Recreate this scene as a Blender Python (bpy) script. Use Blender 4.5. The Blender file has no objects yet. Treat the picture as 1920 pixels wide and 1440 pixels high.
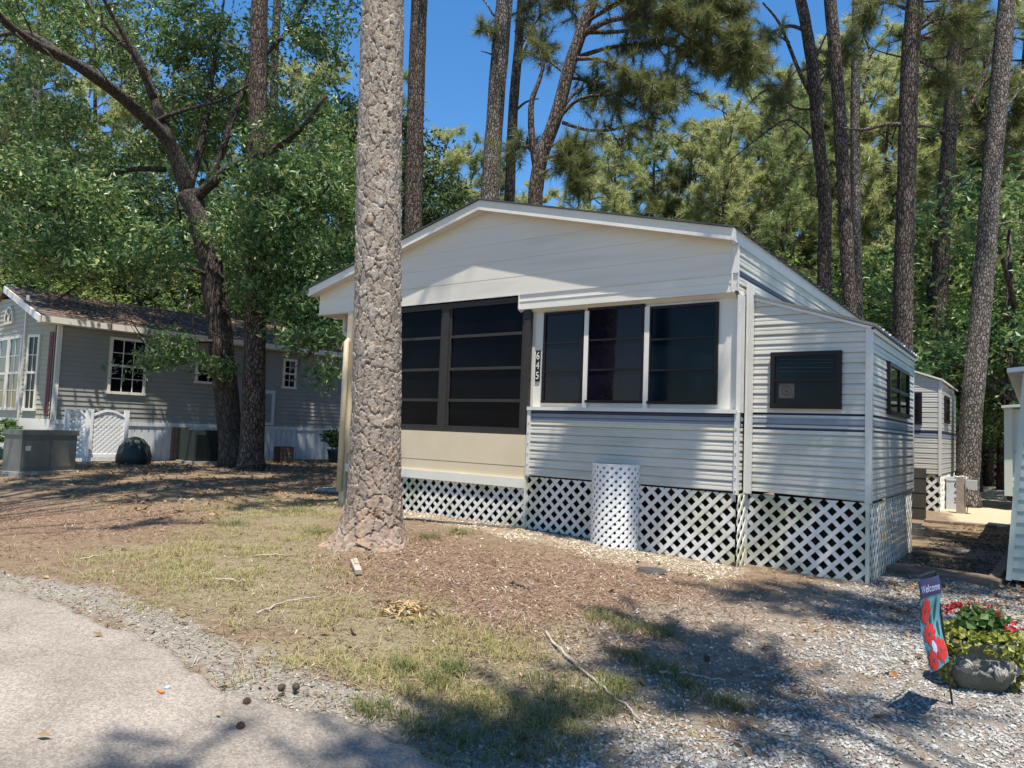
import bpy, math, random
import numpy as np
from mathutils import Vector, Matrix

SC = bpy.context.scene
COL = SC.collection
rng = np.random.default_rng(11)
random.seed(11)

# ------------------------------------------------------------------ camera
CAM = np.array([0.0, 0.0, 1.25])
FPX = 1358.4
def cam_axes(yaw, pitch, roll):
    f = np.array([-math.sin(yaw)*math.cos(pitch), math.cos(yaw)*math.cos(pitch), math.sin(pitch)])
    r = np.array([math.cos(yaw), math.sin(yaw), 0.0]); u = np.cross(r, f)
    c, s = math.cos(roll), math.sin(roll)
    return np.stack([c*r+s*u, -s*r+c*u, f])
RC = cam_axes(math.radians(36.036), math.radians(3.614), math.radians(2.139))
cd = bpy.data.cameras.new('camera')
cam = bpy.data.objects.new('camera', cd); COL.objects.link(cam)
cd.sensor_width = 36.0; cd.lens = FPX/1920*36.0
cd.clip_start = 0.05; cd.clip_end = 2000
m = Matrix.Identity(4)
for i in range(3):
    m[i][0] = RC[0][i]; m[i][1] = RC[1][i]; m[i][2] = -RC[2][i]; m[i][3] = CAM[i]
cam.matrix_world = m
SC.camera = cam

# ------------------------------------------------------------------ light
SUN_TO = Vector((0.23, -0.22, 1.0)).normalized()
EL = math.asin(SUN_TO.z); AZ = math.atan2(SUN_TO.x, SUN_TO.y)
w = bpy.data.worlds.new('World'); SC.world = w; w.use_nodes = True
nt = w.node_tree; nt.nodes.clear()
sky = nt.nodes.new('ShaderNodeTexSky'); sky.sky_type = 'NISHITA'
sky.sun_disc = False; sky.sun_elevation = EL; sky.sun_rotation = AZ
sky.air_density = 1.0; sky.dust_density = 0.1; sky.ozone_density = 2.0; sky.altitude = 0
bg = nt.nodes.new('ShaderNodeBackground'); bg.inputs['Strength'].default_value = 0.078
hs_ = nt.nodes.new('ShaderNodeHueSaturation'); hs_.inputs['Saturation'].default_value = 1.3; hs_.inputs['Value'].default_value = 1.45
wo = nt.nodes.new('ShaderNodeOutputWorld')
nt.links.new(sky.outputs[0], hs_.inputs['Color']); nt.links.new(hs_.outputs[0], bg.inputs[0]); nt.links.new(bg.outputs[0], wo.inputs[0])
sl = bpy.data.lights.new('sun', 'SUN'); sl.energy = 5.0; sl.angle = math.radians(0.53); sl.color = (1.0, 0.94, 0.84)
so = bpy.data.objects.new('sun', sl); COL.objects.link(so)
so.rotation_euler = (-SUN_TO).to_track_quat('-Z', 'Y').to_euler(); so.location = (5, -4, 30)
SC.view_settings.view_transform = 'Standard'; SC.view_settings.look = 'None'
SC.view_settings.exposure = 0.85; SC.view_settings.gamma = 1.0
SC.cycles.max_bounces = 7; SC.cycles.diffuse_bounces = 4; SC.cycles.transparent_max_bounces = 8

# ------------------------------------------------------------------ layout maths
def sstep(t):
    t = np.clip(t, 0, 1); return t*t*(3-2*t)
def ground(x, y):
    x = np.asarray(x, float); y = np.asarray(y, float)
    z = -0.02 + 0.15*sstep((-1.2-x)/4.0) + 0.10*sstep((-8-x)/8.0) - 0.18*sstep((6.3-y)/4.5)
    return z + 0.010*np.sin(x*1.9+y*0.7)*np.cos(y*1.7-x*0.6)
def gz(x, y): return float(ground(x, y))
def ray(px, py): return RC.T @ np.array([(px-960)/FPX, -(py-720)/FPX, 1.0])
def P(px, py, depth): return CAM + ray(px, py)*depth
def atY(px, py, Y): d = ray(px, py); return CAM + d*(Y/d[1])
def atX(px, py, X): d = ray(px, py); return CAM + d*(X/d[0])
def gp(px, py):
    d = ray(px, py); t = -1.25/d[2]
    for _ in range(40):
        q = CAM+d*t; t = (gz(q[0], q[1])-1.25)/d[2]
    return CAM+d*t
def hitplane(px, py, pt, n):
    d = ray(px, py); return CAM + d*(np.dot(np.array(pt)-CAM, n)/np.dot(d, n))
def vnoise(x, y, s, seed=0):
    x = np.asarray(x)*s; y = np.asarray(y)*s
    xi = np.floor(x).astype(np.int64); yi = np.floor(y).astype(np.int64)
    fx = x-xi; fy = y-yi; fx = fx*fx*(3-2*fx); fy = fy*fy*(3-2*fy)
    def h(a, b):
        n = (a*374761393 + b*668265263 + seed*1442695041) & 0x7fffffff
        n = ((n ^ (n >> 13))*1274126177) & 0x7fffffff
        return ((n ^ (n >> 16)) & 0xffff)/65535.0
    return (h(xi, yi)*(1-fx)+h(xi+1, yi)*fx)*(1-fy)+(h(xi, yi+1)*(1-fx)+h(xi+1, yi+1)*fx)*fy
def fbm(x, y, s, seed=0):
    return 0.55*vnoise(x, y, s, seed)+0.3*vnoise(x, y, s*2.3, seed+1)+0.15*vnoise(x, y, s*5.1, seed+2)
def polysd(x, y, poly):
    """signed distance, positive inside"""
    x = np.asarray(x); y = np.asarray(y)
    ins = np.zeros(x.shape, bool); dmin = np.full(x.shape, 1e9)
    n = len(poly)
    for i in range(n):
        ax, ay = poly[i][:2]; bx, by = poly[(i+1) % n][:2]
        c = ((ay > y) != (by > y)) & (x < (bx-ax)*(y-ay)/((by-ay) if by != ay else 1e-9)+ax)
        ins ^= c
        ex, ey = bx-ax, by-ay; L = ex*ex+ey*ey+1e-12
        t = np.clip(((x-ax)*ex+(y-ay)*ey)/L, 0, 1)
        dmin = np.minimum(dmin, np.hypot(x-ax-t*ex, y-ay-t*ey))
    return np.where(ins, dmin, -dmin)

# ------------------------------------------------------------------ tagging and object helpers
def tag(o, label=None, cat=None, group=None, kind=None):
    if label: o['label'] = label
    if cat: o['category'] = cat
    if group: o['group'] = group
    if kind: o['kind'] = kind
    return o
def thing(name, loc, label, cat, group=None):
    o = bpy.data.objects.new(name, None); COL.objects.link(o)
    o.location = Vector([float(v) for v in loc]); o.empty_display_size = 0.2
    return tag(o, label, cat, group)
def wpos(o):
    v = Vector((0, 0, 0))
    while o is not None: v = v+o.location; o = o.parent
    return v
def link(name, me, parent=None):
    o = bpy.data.objects.new(name, me); COL.objects.link(o)
    if parent is not None:
        o.parent = parent; o.location = -wpos(parent)
    return o
def copy_tree(o, parent=None):
    c = o.copy(); COL.objects.link(c)
    if parent is not None: c.parent = parent
    for ch in list(o.children): copy_tree(ch, c)
    return c
def recentre(o):
    """put the origin of a one-mesh thing at its base"""
    me = o.data; n = len(me.vertices); co = np.empty(n*3, np.float32); me.vertices.foreach_get('co', co)
    co = co.reshape(-1, 3); c = np.array([(co[:, 0].min()+co[:, 0].max())/2, (co[:, 1].min()+co[:, 1].max())/2, co[:, 2].min()])
    me.vertices.foreach_set('co', (co-c).astype(np.float32).ravel()); o.location = Vector(c.tolist())
    return o
def npmesh(name, V, Fs, mats, smooth=False, attrs=None, midx=None):
    """V (n,3); Fs a (m,k) int array"""
    V = np.asarray(V, np.float32); Fs = np.asarray(Fs, np.int32)
    me = bpy.data.meshes.new(name); k = Fs.shape[1]
    me.vertices.add(len(V)); me.vertices.foreach_set('co', V.ravel())
    me.loops.add(Fs.size); me.loops.foreach_set('vertex_index', Fs.ravel())
    me.polygons.add(len(Fs)); me.polygons.foreach_set('loop_start', np.arange(0, Fs.size, k, dtype=np.int32))
    try: me.polygons.foreach_set('loop_total', np.full(len(Fs), k, np.int32))
    except Exception: pass
    if midx is not None: me.polygons.foreach_set('material_index', np.asarray(midx, np.int32))
    me.polygons.foreach_set('use_smooth', np.full(len(Fs), smooth, bool))
    for mt in (mats if isinstance(mats, (list, tuple)) else [mats]): me.materials.append(mt)
    me.update(calc_edges=True)
    for nm, arr in (attrs or {}).items():
        a = me.attributes.new(nm, 'FLOAT', 'POINT'); a.data.foreach_set('value', np.asarray(arr, np.float32))
    return me

class MB:
    def __init__(s): s.V = []; s.F = []; s.M = []
    def add(s, V, F, m=0):
        b = len(s.V); s.V += [tuple(float(c) for c in v) for v in V]
        s.F += [tuple(i+b for i in f) for f in F]; s.M += [m]*len(F); return s
    def box(s, lo, hi, m=0):
        x0, y0, z0 = lo; x1, y1, z1 = hi
        return s.add([(x0,y0,z0),(x1,y0,z0),(x1,y1,z0),(x0,y1,z0),(x0,y0,z1),(x1,y0,z1),(x1,y1,z1),(x0,y1,z1)],
                     [(0,3,2,1),(4,5,6,7),(0,1,5,4),(1,2,6,5),(2,3,7,6),(3,0,4,7)], m)
    def obox(s, O, U, N, u0, u1, z0, z1, n0, n1, m=0):
        """box in a wall frame: u along the wall, z up, n out of the wall"""
        O = np.array(O, float); U = np.array(U, float); N = np.array(N, float); Z = np.array([0, 0, 1.0])
        c = []
        for z in (z0, z1):
            for u, n in ((u0, n0), (u1, n0), (u1, n1), (u0, n1)): c.append(O+U*u+Z*z+N*n)
        return s.add(c, [(0,3,2,1),(4,5,6,7),(0,1,5,4),(1,2,6,5),(2,3,7,6),(3,0,4,7)], m)
    def beam(s, a, b, wx, wz, up=(0,0,1), m=0):
        """rectangular bar from a to b"""
        a = np.array(a, float); b = np.array(b, float); d = b-a; d /= np.linalg.norm(d)
        r = np.cross(d, up); r /= np.linalg.norm(r); u = np.cross(r, d)
        c = [p+r*sx*wx/2+u*sz*wz/2 for p in (a, b) for sx, sz in ((-1,-1),(1,-1),(1,1),(-1,1))]
        return s.add(c, [(0,1,2,3),(7,6,5,4),(0,4,5,1),(1,5,6,2),(2,6,7,3),(3,7,4,0)], m)
    def prism(s, poly, O, U, W, T, m=0):
        """poly (u,w) in frame O,U,W extruded by vector T"""
        O = np.array(O, float); U = np.array(U, float); W = np.array(W, float); T = np.array(T, float); n = len(poly)
        a = [O+U*p[0]+W*p[1] for p in poly]; V = a+[p+T for p in a]
        F = [tuple(range(n))[::-1], tuple(range(n, 2*n))]+[(i, (i+1) % n, n+(i+1) % n, n+i) for i in range(n)]
        return s.add(V, F, m)
    def tube(s, pts, rad, n=8, m=0, caps=True, jit=0.0):
        pts = [np.array(p, float) for p in pts]; k = len(pts); V = []
        ref = np.array([0.31, 0.87, 0.21])
        for i, p in enumerate(pts):
            t = pts[min(i+1, k-1)]-pts[max(i-1, 0)]; t = t/(np.linalg.norm(t)+1e-9)
            a = ref-t*np.dot(ref, t); a /= np.linalg.norm(a)+1e-9; b = np.cross(t, a)
            r = rad[i] if hasattr(rad, '__len__') else rad
            for j in range(n):
                q = 2*math.pi*j/n; rr = r*(1+jit*(random.random()-.5)); V.append(p+(a*math.cos(q)+b*math.sin(q))*rr)
        F = [(i*n+j, i*n+(j+1) % n, (i+1)*n+(j+1) % n, (i+1)*n+j) for i in range(k-1) for j in range(n)]
        if caps: F += [tuple(range(n))[::-1], tuple(range((k-1)*n, k*n))]
        return s.add(V, F, m)
    def lathe(s, c, prof, n=20, sx=1.0, sy=1.0, m=0, power=2.0):
        V = []; k = len(prof)
        for r, z in prof:
            for j in range(n):
                q = 2*math.pi*j/n; cx, cy = math.cos(q), math.sin(q)
                f = (abs(cx)**power+abs(cy)**power)**(-1/power)
                V.append((c[0]+r*sx*cx*f, c[1]+r*sy*cy*f, c[2]+z))
        F = [(i*n+j, i*n+(j+1) % n, (i+1)*n+(j+1) % n, (i+1)*n+j) for i in range(k-1) for j in range(n)]
        F += [tuple(range(n))[::-1], tuple(range((k-1)*n, k*n))]
        return s.add(V, F, m)
    def mesh(s, name, mats, smooth=False):
        me = bpy.data.meshes.new(name); me.from_pydata(s.V, [], s.F)
        for mt in (mats if isinstance(mats, (list, tuple)) else [mats]): me.materials.append(mt)
        me.polygons.foreach_set('material_index', np.array(s.M, np.int32))
        me.polygons.foreach_set('use_smooth', np.full(len(s.F), smooth, bool)); me.update()
        return me
    def build(s, name, mats, parent=None, smooth=False, label=None):
        o = link(name, s.mesh(name, mats, smooth), parent)
        if label: o['label'] = label
        return o

def clip_half(poly, a, b, c):
    """keep a*u+b*z<=c"""
    out = []; n = len(poly)
    for i in range(n):
        p = poly[i]; q = poly[(i+1) % n]; dp = a*p[0]+b*p[1]-c; dq = a*q[0]+b*q[1]-c
        if dp <= 0: out.append(p)
        if (dp < 0 < dq) or (dq < 0 < dp):
            t = dp/(dp-dq); out.append((p[0]+(q[0]-p[0])*t, p[1]+(q[1]-p[1])*t))
    return out
ALU = [(0.0, 0.0), (0.05, 0.9), (0.14, 1.0), (0.42, 0.78), (0.49, 0.62), (0.55, 0.80), (0.68, 0.78), (0.93, 0.42), (1.0, 0.0)]
LAP = [(0.0, 0.0), (0.01, 1.0), (1.0, 0.05)]
def siding(mb, O, U, N, poly, z0, pitch=0.1, depth=0.012, prof=ALU, matf=None):
    O = np.array(O, float); U = np.array(U, float); N = np.array(N, float)
    zmin = min(p[1] for p in poly); zmax = max(p[1] for p in poly)
    k = math.floor((zmin-z0)/pitch)
    while z0+k*pitch < zmax:
        zb = z0+k*pitch
        for (f0, d0), (f1, d1) in zip(prof[:-1], prof[1:]):
            a, b = zb+f0*pitch, zb+f1*pitch
            q = clip_half(clip_half(poly, 0, 1, b), 0, -1, -a)
            if len(q) < 3: continue
            V = []
            for u, z in q:
                t = (z-a)/(b-a+1e-9); V.append(O+U*u+np.array([0, 0, z])+N*depth*(d0+(d1-d0)*t))
            mb.add(V, [tuple(range(len(V)))], matf((a+b)/2) if matf else 0)
        k += 1
    return mb
def lattice(mb, O, U, N, poly, pitch=0.102, width=0.04, thick=0.006, m=0, off=0.0):
    """two crossing layers of diagonal slats cut to a convex panel outline"""
    O = np.array(O, float); U = np.array(U, float); N = np.array(N, float); s2 = math.sqrt(0.5)
    for fam, (a, b) in enumerate(((s2, s2), (s2, -s2))):
        vals = [a*p[0]+b*p[1] for p in poly]; c = math.floor(min(vals)/pitch)*pitch+off
        while c < max(vals):
            q = clip_half(clip_half(poly, a, b, c+width/2), -a, -b, -(c-width/2))
            if len(q) >= 3: mb.prism(q, O+N*(thick*1.03*fam), U, (0, 0, 1), N*thick, m)
            c += pitch
    return mb

# ------------------------------------------------------------------ materials
def newmat(name):
    mt = bpy.data.materials.new(name); mt.use_nodes = True; t = mt.node_tree
    return mt, t, t.nodes['Principled BSDF']
def N_(t, kind, **kw):
    n = t.nodes.new(kind)
    for k, v in kw.items(): setattr(n, k, v)
    return n
def ramp(t, stops, interp='LINEAR'):
    r = t.nodes.new('ShaderNodeValToRGB'); r.color_ramp.interpolation = interp
    e = r.color_ramp.elements
    while len(e) > 1: e.remove(e[-1])
    e[0].position = stops[0][0]; e[0].color = (*stops[0][1], 1)
    for p, c in stops[1:]:
        x = e.new(p); x.color = (*c, 1)
    return r
def mat(name, c1, c2=None, scale=8.0, rough=0.6, bump=0.0, bscale=60.0, spec=0.5, metal=0.0, stretch=None, detail=5.0, dirt=None):
    mt, t, b = newmat(name); c2 = c2 or tuple(v*0.8 for v in c1)
    tc = N_(t, 'ShaderNodeTexCoord'); mp = N_(t, 'ShaderNodeMapping')
    t.links.new(tc.outputs['Object'], mp.inputs[0])
    if stretch: mp.inputs['Scale'].default_value = stretch
    n = N_(t, 'ShaderNodeTexNoise'); n.inputs['Scale'].default_value = scale; n.inputs['Detail'].default_value = detail
    n.inputs['Roughness'].default_value = 0.65
    t.links.new(mp.outputs[0], n.inputs['Vector'])
    r = ramp(t, [(0.3, c2), (0.7, c1)]); t.links.new(n.outputs['Fac'], r.inputs[0])
    out = r.outputs[0]
    if dirt:
        n2 = N_(t, 'ShaderNodeTexNoise'); n2.inputs['Scale'].default_value = dirt[1]; n2.inputs['Detail'].default_value = 6
        t.links.new(mp.outputs[0], n2.inputs['Vector'])
        r2 = ramp(t, [(dirt[2], (0, 0, 0)), (dirt[2]+0.2, (1, 1, 1))]); t.links.new(n2.outputs['Fac'], r2.inputs[0])
        mx = N_(t, 'ShaderNodeMixRGB'); mx.inputs[2].default_value = (*dirt[0], 1)
        mu = N_(t, 'ShaderNodeMath', operation='MULTIPLY'); mu.inputs[1].default_value = dirt[3]
        t.links.new(r2.outputs[0], mu.inputs[0]); t.links.new(mu.outputs[0], mx.inputs[0]); t.links.new(out, mx.inputs[1]); out = mx.outputs[0]
    t.links.new(out, b.inputs['Base Color'])
    b.inputs['Roughness'].default_value = rough; b.inputs['Metallic'].default_value = metal
    b.inputs['Specular IOR Level'].default_value = spec
    if bump:
        n3 = N_(t, 'ShaderNodeTexNoise'); n3.inputs['Scale'].default_value = bscale; n3.inputs['Detail'].default_value = 6
        t.links.new(mp.outputs[0], n3.inputs['Vector'])
        bp = N_(t, 'ShaderNodeBump'); bp.inputs['Strength'].default_value = bump; bp.inputs['Distance'].default_value = 0.02
        t.links.new(n3.outputs['Fac'], bp.inputs['Height']); t.links.new(bp.outputs[0], b.inputs['Normal'])
    return mt
def leafmat(name, stops, trans=0.4, rough=0.45, spec=0.4):
    """colour differs from leaf to leaf; light passes through"""
    mt, t, b = newmat(name); g = N_(t, 'ShaderNodeNewGeometry')
    r = ramp(t, stops); t.links.new(g.outputs['Random Per Island'], r.inputs[0])
    t.links.new(r.outputs[0], b.inputs['Base Color']); b.inputs['Roughness'].default_value = rough
    b.inputs['Specular IOR Level'].default_value = spec
    tr = N_(t, 'ShaderNodeBsdfTranslucent'); hs = N_(t, 'ShaderNodeHueSaturation')
    hs.inputs['Value'].default_value = 1.5; hs.inputs['Hue'].default_value = 0.485
    t.links.new(r.outputs[0], hs.inputs['Color']); t.links.new(hs.outputs[0], tr.inputs[0])
    mx = N_(t, 'ShaderNodeMixShader'); mx.inputs[0].default_value = trans
    t.links.new(b.outputs[0], mx.inputs[1]); t.links.new(tr.outputs[0], mx.inputs[2])
    t.links.new(mx.outputs[0], t.nodes['Material Output'].inputs['Surface'])
    return mt
def barkmat(name, c_plate, c_plate2, c_crack, sx=9.0, sz=3.0, bump=0.8):
    mt, t, b = newmat(name); tc = N_(t, 'ShaderNodeTexCoord'); mp = N_(t, 'ShaderNodeMapping')
    mp.inputs['Scale'].default_value = (sx, sx, sz); t.links.new(tc.outputs['Object'], mp.inputs[0])
    nz = N_(t, 'ShaderNodeTexNoise'); nz.inputs['Scale'].default_value = 1.5; nz.inputs['Detail'].default_value = 4
    t.links.new(mp.outputs[0], nz.inputs['Vector'])
    ad = N_(t, 'ShaderNodeMixRGB', blend_type='ADD'); ad.inputs[0].default_value = 0.5
    t.links.new(mp.outputs[0], ad.inputs[1]); t.links.new(nz.outputs['Color'], ad.inputs[2])
    v = N_(t, 'ShaderNodeTexVoronoi', feature='DISTANCE_TO_EDGE'); v.inputs['Scale'].default_value = 1.6
    v2 = N_(t, 'ShaderNodeTexVoronoi', feature='F1'); v2.inputs['Scale'].default_value = 1.6
    t.links.new(ad.outputs[0], v.inputs['Vector']); t.links.new(ad.outputs[0], v2.inputs['Vector'])
    r = ramp(t, [(0.02, (0, 0, 0)), (0.16, (1, 1, 1))]); t.links.new(v.outputs['Distance'], r.inputs[0])
    bw = N_(t, 'ShaderNodeSeparateColor'); t.links.new(v2.outputs['Color'], bw.inputs[0])
    pc = ramp(t, [(0.1, c_plate2), (0.8, c_plate)]); t.links.new(bw.outputs[0], pc.inputs[0])
    mx = N_(t, 'ShaderNodeMixRGB'); mx.inputs[1].default_value = (*c_crack, 1)
    t.links.new(r.outputs[0], mx.inputs[0]); t.links.new(pc.outputs[0], mx.inputs[2])
    t.links.new(mx.outputs[0], b.inputs['Base Color']); b.inputs['Roughness'].default_value = 0.9
    b.inputs['Specular IOR Level'].default_value = 0.15
    bp = N_(t, 'ShaderNodeBump'); bp.inputs['Strength'].default_value = bump; bp.inputs['Distance'].default_value = 0.03
    t.links.new(r.outputs[0], bp.inputs['Height']); t.links.new(bp.outputs[0], b.inputs['Normal'])
    return mt
def glassmat(name, c, rough=0.06, spec=0.35, wave=0.02):
    mt, t, b = newmat(name); tc = N_(t, 'ShaderNodeTexCoord')
    n = N_(t, 'ShaderNodeTexNoise'); n.inputs['Scale'].default_value = 2.2; n.inputs['Detail'].default_value = 3
    t.links.new(tc.outputs['Object'], n.inputs['Vector'])
    r = ramp(t, [(0.35, tuple(v*0.5 for v in c)), (0.65, c)]); t.links.new(n.outputs['Fac'], r.inputs[0])
    t.links.new(r.outputs[0], b.inputs['Base Color'])
    b.inputs['Roughness'].default_value = rough; b.inputs['Specular IOR Level'].default_value = spec
    bp = N_(t, 'ShaderNodeBump'); bp.inputs['Strength'].default_value = wave; bp.inputs['Distance'].default_value = 0.05
    t.links.new(n.outputs['Fac'], bp.inputs['Height']); t.links.new(bp.outputs[0], b.inputs['Normal'])
    return mt

M = {}
M['siding'] = mat('aluminium_siding', (0.54, 0.515, 0.455), (0.44, 0.425, 0.375), 1.2, 0.38, spec=0.5, stretch=(1, 1, 4), dirt=((0.36, 0.37, 0.29), 2.0, 0.50, 0.6))
M['stripe_navy_sill_shade'] = mat('navy_stripe_and_sill_shade', (0.022, 0.025, 0.05), None, 5, 0.4)  # stripe colour, also used to paint the shade gap under the front sill
M['stripe_blue'] = mat('blue_stripe', (0.22, 0.24, 0.28), (0.18, 0.20, 0.24), 5, 0.4)
M['stripe_cream'] = mat('cream_stripe', (0.60, 0.58, 0.42), None, 5, 0.4)
M['white'] = mat('white_paint', (0.70, 0.665, 0.585), (0.62, 0.59, 0.515), 2.0, 0.5, dirt=((0.5, 0.48, 0.38), 3.0, 0.6, 0.35))
M['panel'] = mat('white_gable_board', (0.66, 0.62, 0.535), (0.60, 0.565, 0.485), 1.1, 0.55, stretch=(0.5, 1, 6), bump=0.05, bscale=40, dirt=((0.50, 0.46, 0.37), 1.6, 0.52, 0.45))
M['beige'] = mat('beige_board', (0.62, 0.52, 0.36), (0.55, 0.45, 0.30), 1.6, 0.55)
M['trim'] = mat('aluminium_trim', (0.62, 0.60, 0.55), (0.54, 0.525, 0.48), 6, 0.35)
M['roofmetal'] = mat('dark_roof_metal', (0.06, 0.09, 0.08), (0.04, 0.05, 0.05), 4, 0.45)
M['galv'] = mat('galvanised_sheet', (0.55, 0.57, 0.56), (0.42, 0.43, 0.42), 4, 0.4, metal=0.3)
M['frame'] = mat('dark_bronze_frame', (0.016, 0.012, 0.013), None, 8, 0.45, spec=0.2)
M['porchframe'] = mat('grey_brown_porch_frame', (0.04, 0.035, 0.032), (0.03, 0.026, 0.024), 8, 0.5, spec=0.2)
M['glass'] = glassmat('dark_window_glass', (0.006, 0.005, 0.011), 0.04, 0.22)
M['screen'] = glassmat('dark_porch_vinyl', (0.003, 0.0026, 0.006), 0.12, 0.06, 0.05)
M['glassblue'] = glassmat('blue_dark_window_glass', (0.004, 0.010, 0.017), 0.06, 0.12)
M['lattice'] = mat('white_vinyl_lattice', (0.70, 0.68, 0.63), (0.60, 0.59, 0.53), 3, 0.45, dirt=((0.36, 0.36, 0.20), 2.2, 0.46, 0.8))
M['lattice_clean'] = mat('clean_vinyl_lattice', (0.80, 0.79, 0.77), (0.74, 0.73, 0.71), 3, 0.45)
M['void'] = mat('underfloor_shade', (0.035, 0.03, 0.026), None, 4, 0.9)
M['black'] = mat('black_metal', (0.015, 0.015, 0.016), None, 8, 0.5)
M['gsiding'] = mat('grey_vinyl_siding', (0.27, 0.26, 0.23), (0.225, 0.22, 0.20), 2, 0.55)
M['baysiding'] = mat('olive_beige_siding', (0.36, 0.34, 0.24), (0.30, 0.285, 0.20), 2, 0.55)
M['shingle'] = mat('brown_shingles', (0.15, 0.105, 0.085), (0.06, 0.045, 0.04), 6, 0.9, 0.5, 30, dirt=((0.22, 0.15, 0.10), 3, 0.5, 0.7))
M['skirt'] = mat('white_vertical_skirting', (0.60, 0.63, 0.66), (0.5, 0.53, 0.54), 6, 0.5, stretch=(6, 6, 0.7), dirt=((0.3, 0.34, 0.26), 4, 0.52, 0.5))
M['shutter'] = mat('maroon_shutter', (0.14, 0.028, 0.036), None, 6, 0.5)
M['greenbox'] = mat('grey_green_cabinet', (0.17, 0.172, 0.145), (0.12, 0.125, 0.105), 2.5, 0.5, dirt=((0.25, 0.24, 0.2), 4, 0.55, 0.5))
M['concrete'] = mat('weathered_concrete', (0.36, 0.34, 0.30), (0.24, 0.23, 0.20), 9, 0.9, 0.3, 60)
M['greensiding'] = mat('pale_green_siding', (0.42, 0.475, 0.43), (0.36, 0.42, 0.375), 2, 0.5)
M['wood'] = mat('weathered_timber', (0.23, 0.17, 0.12), (0.12, 0.085, 0.06), 7, 0.85, 0.4, 40, stretch=(1, 1, 5))
M['greywood'] = mat('grey_dead_wood', (0.42, 0.36, 0.29), (0.28, 0.23, 0.18), 14, 0.85, 0.4, 60)
M['darkwood'] = mat('dark_board', (0.05, 0.042, 0.035), (0.03, 0.026, 0.022), 6, 0.8)
M['post'] = mat('grey_wood_post', (0.33, 0.28, 0.23), (0.24, 0.2, 0.165), 10, 0.8, 0.3, 40)
M['pedestal'] = mat('grey_power_pedestal', (0.42, 0.43, 0.43), (0.36, 0.37, 0.37), 5, 0.45)
M['pedestal_dark'] = mat('dull_grey_cord', (0.10, 0.10, 0.10), None, 5, 0.6)
M['ink'] = mat('black_lettering', (0.012, 0.012, 0.012), None, 5, 0.5)
M['inkwhite'] = mat('white_lettering', (0.7, 0.7, 0.68), None, 5, 0.5)
M['bark_pine'] = barkmat('pine_bark', (0.20, 0.16, 0.135), (0.11, 0.082, 0.066), (0.035, 0.026, 0.021), 15, 5.0)
M['bark_pine_grey'] = barkmat('grey_pine_bark', (0.29, 0.26, 0.225), (0.16, 0.135, 0.115), (0.05, 0.04, 0.034), 14, 6.5)
M['bark_oak'] = barkmat('dark_smooth_bark', (0.12, 0.10, 0.085), (0.075, 0.06, 0.052), (0.035, 0.028, 0.024), 17, 3.5, 0.6)
M['needle'] = leafmat('pine_needles', [(0, (0.065, 0.10, 0.035)), (0.55, (0.12, 0.155, 0.05)), (0.9, (0.19, 0.19, 0.07)), (1, (0.24, 0.15, 0.07))], 0.4)
M['needle_yel'] = leafmat('yellow_green_needles', [(0, (0.18, 0.24, 0.09)), (0.6, (0.35, 0.40, 0.16)), (1, (0.52, 0.48, 0.23))], 0.45)
M['needle_mid'] = leafmat('mid_green_needles', [(0, (0.09, 0.15, 0.055)), (0.6, (0.19, 0.26, 0.09)), (1, (0.34, 0.36, 0.15))], 0.42)
M['leaf'] = leafmat('glossy_tree_leaves', [(0, (0.045, 0.105, 0.035)), (0.55, (0.105, 0.19, 0.06)), (0.9, (0.24, 0.31, 0.11)), (1, (0.30, 0.29, 0.13))], 0.24, 0.42, 0.35)
M['leaf_light'] = leafmat('light_green_leaves', [(0, (0.085, 0.15, 0.035)), (0.6, (0.16, 0.23, 0.06)), (1, (0.24, 0.26, 0.09))], 0.5)
M['leaf_dark'] = leafmat('dark_green_leaves', [(0, (0.03, 0.065, 0.025)), (0.7, (0.065, 0.115, 0.04)), (1, (0.12, 0.16, 0.06))], 0.38)

# ------------------------------------------------------------------ foliage builders
def unit(v): return v/(np.linalg.norm(v, axis=-1, keepdims=True)+1e-9)
def needles(C, D, n, L, wd, r):
    """n needles in a tuft at every centre C, spread about the twig direction D"""
    C = np.repeat(C, n, 0); D = np.repeat(D, n, 0)
    d = unit(D*0.75+r.normal(size=C.shape)*0.85); d[:, 2] += 0.12; d = unit(d)
    ln = L*(0.7+0.5*r.random((len(C), 1)))
    s = unit(np.cross(d, r.normal(size=C.shape)))*wd/2
    b = C-D*L*0.5*r.random((len(C), 1))
    V = np.stack([b-s, b+s, b+d*ln+np.array([0, 0, -0.12])*ln], 1).reshape(-1, 3)
    return V, np.arange(len(V)).reshape(-1, 3)
def leaves(C, size, r, up=0.6, asp=0.42):
    """one folded diamond leaf at every centre"""
    n = len(C); nr = unit(r.normal(size=(n, 3))+np.array([0, 0, up])); d = unit(np.cross(nr, r.normal(size=(n, 3))))
    s = np.cross(nr, d); L = size*(0.5+1.0*r.random((n, 1)))
    a = C-d*L*0.5; t = C+d*L*0.5-nr*L*0.12
    l = C+s*L*asp*0.5+nr*L*0.06+d*L*0.08; q = C-s*L*asp*0.5+nr*L*0.06+d*L*0.08
    V = np.stack([a, l, t, q], 1).reshape(-1, 3); i = np.arange(n)*4
    return V, np.concatenate([np.stack([i, i+1, i+2], 1), np.stack([i, i+2, i+3], 1)])
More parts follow.
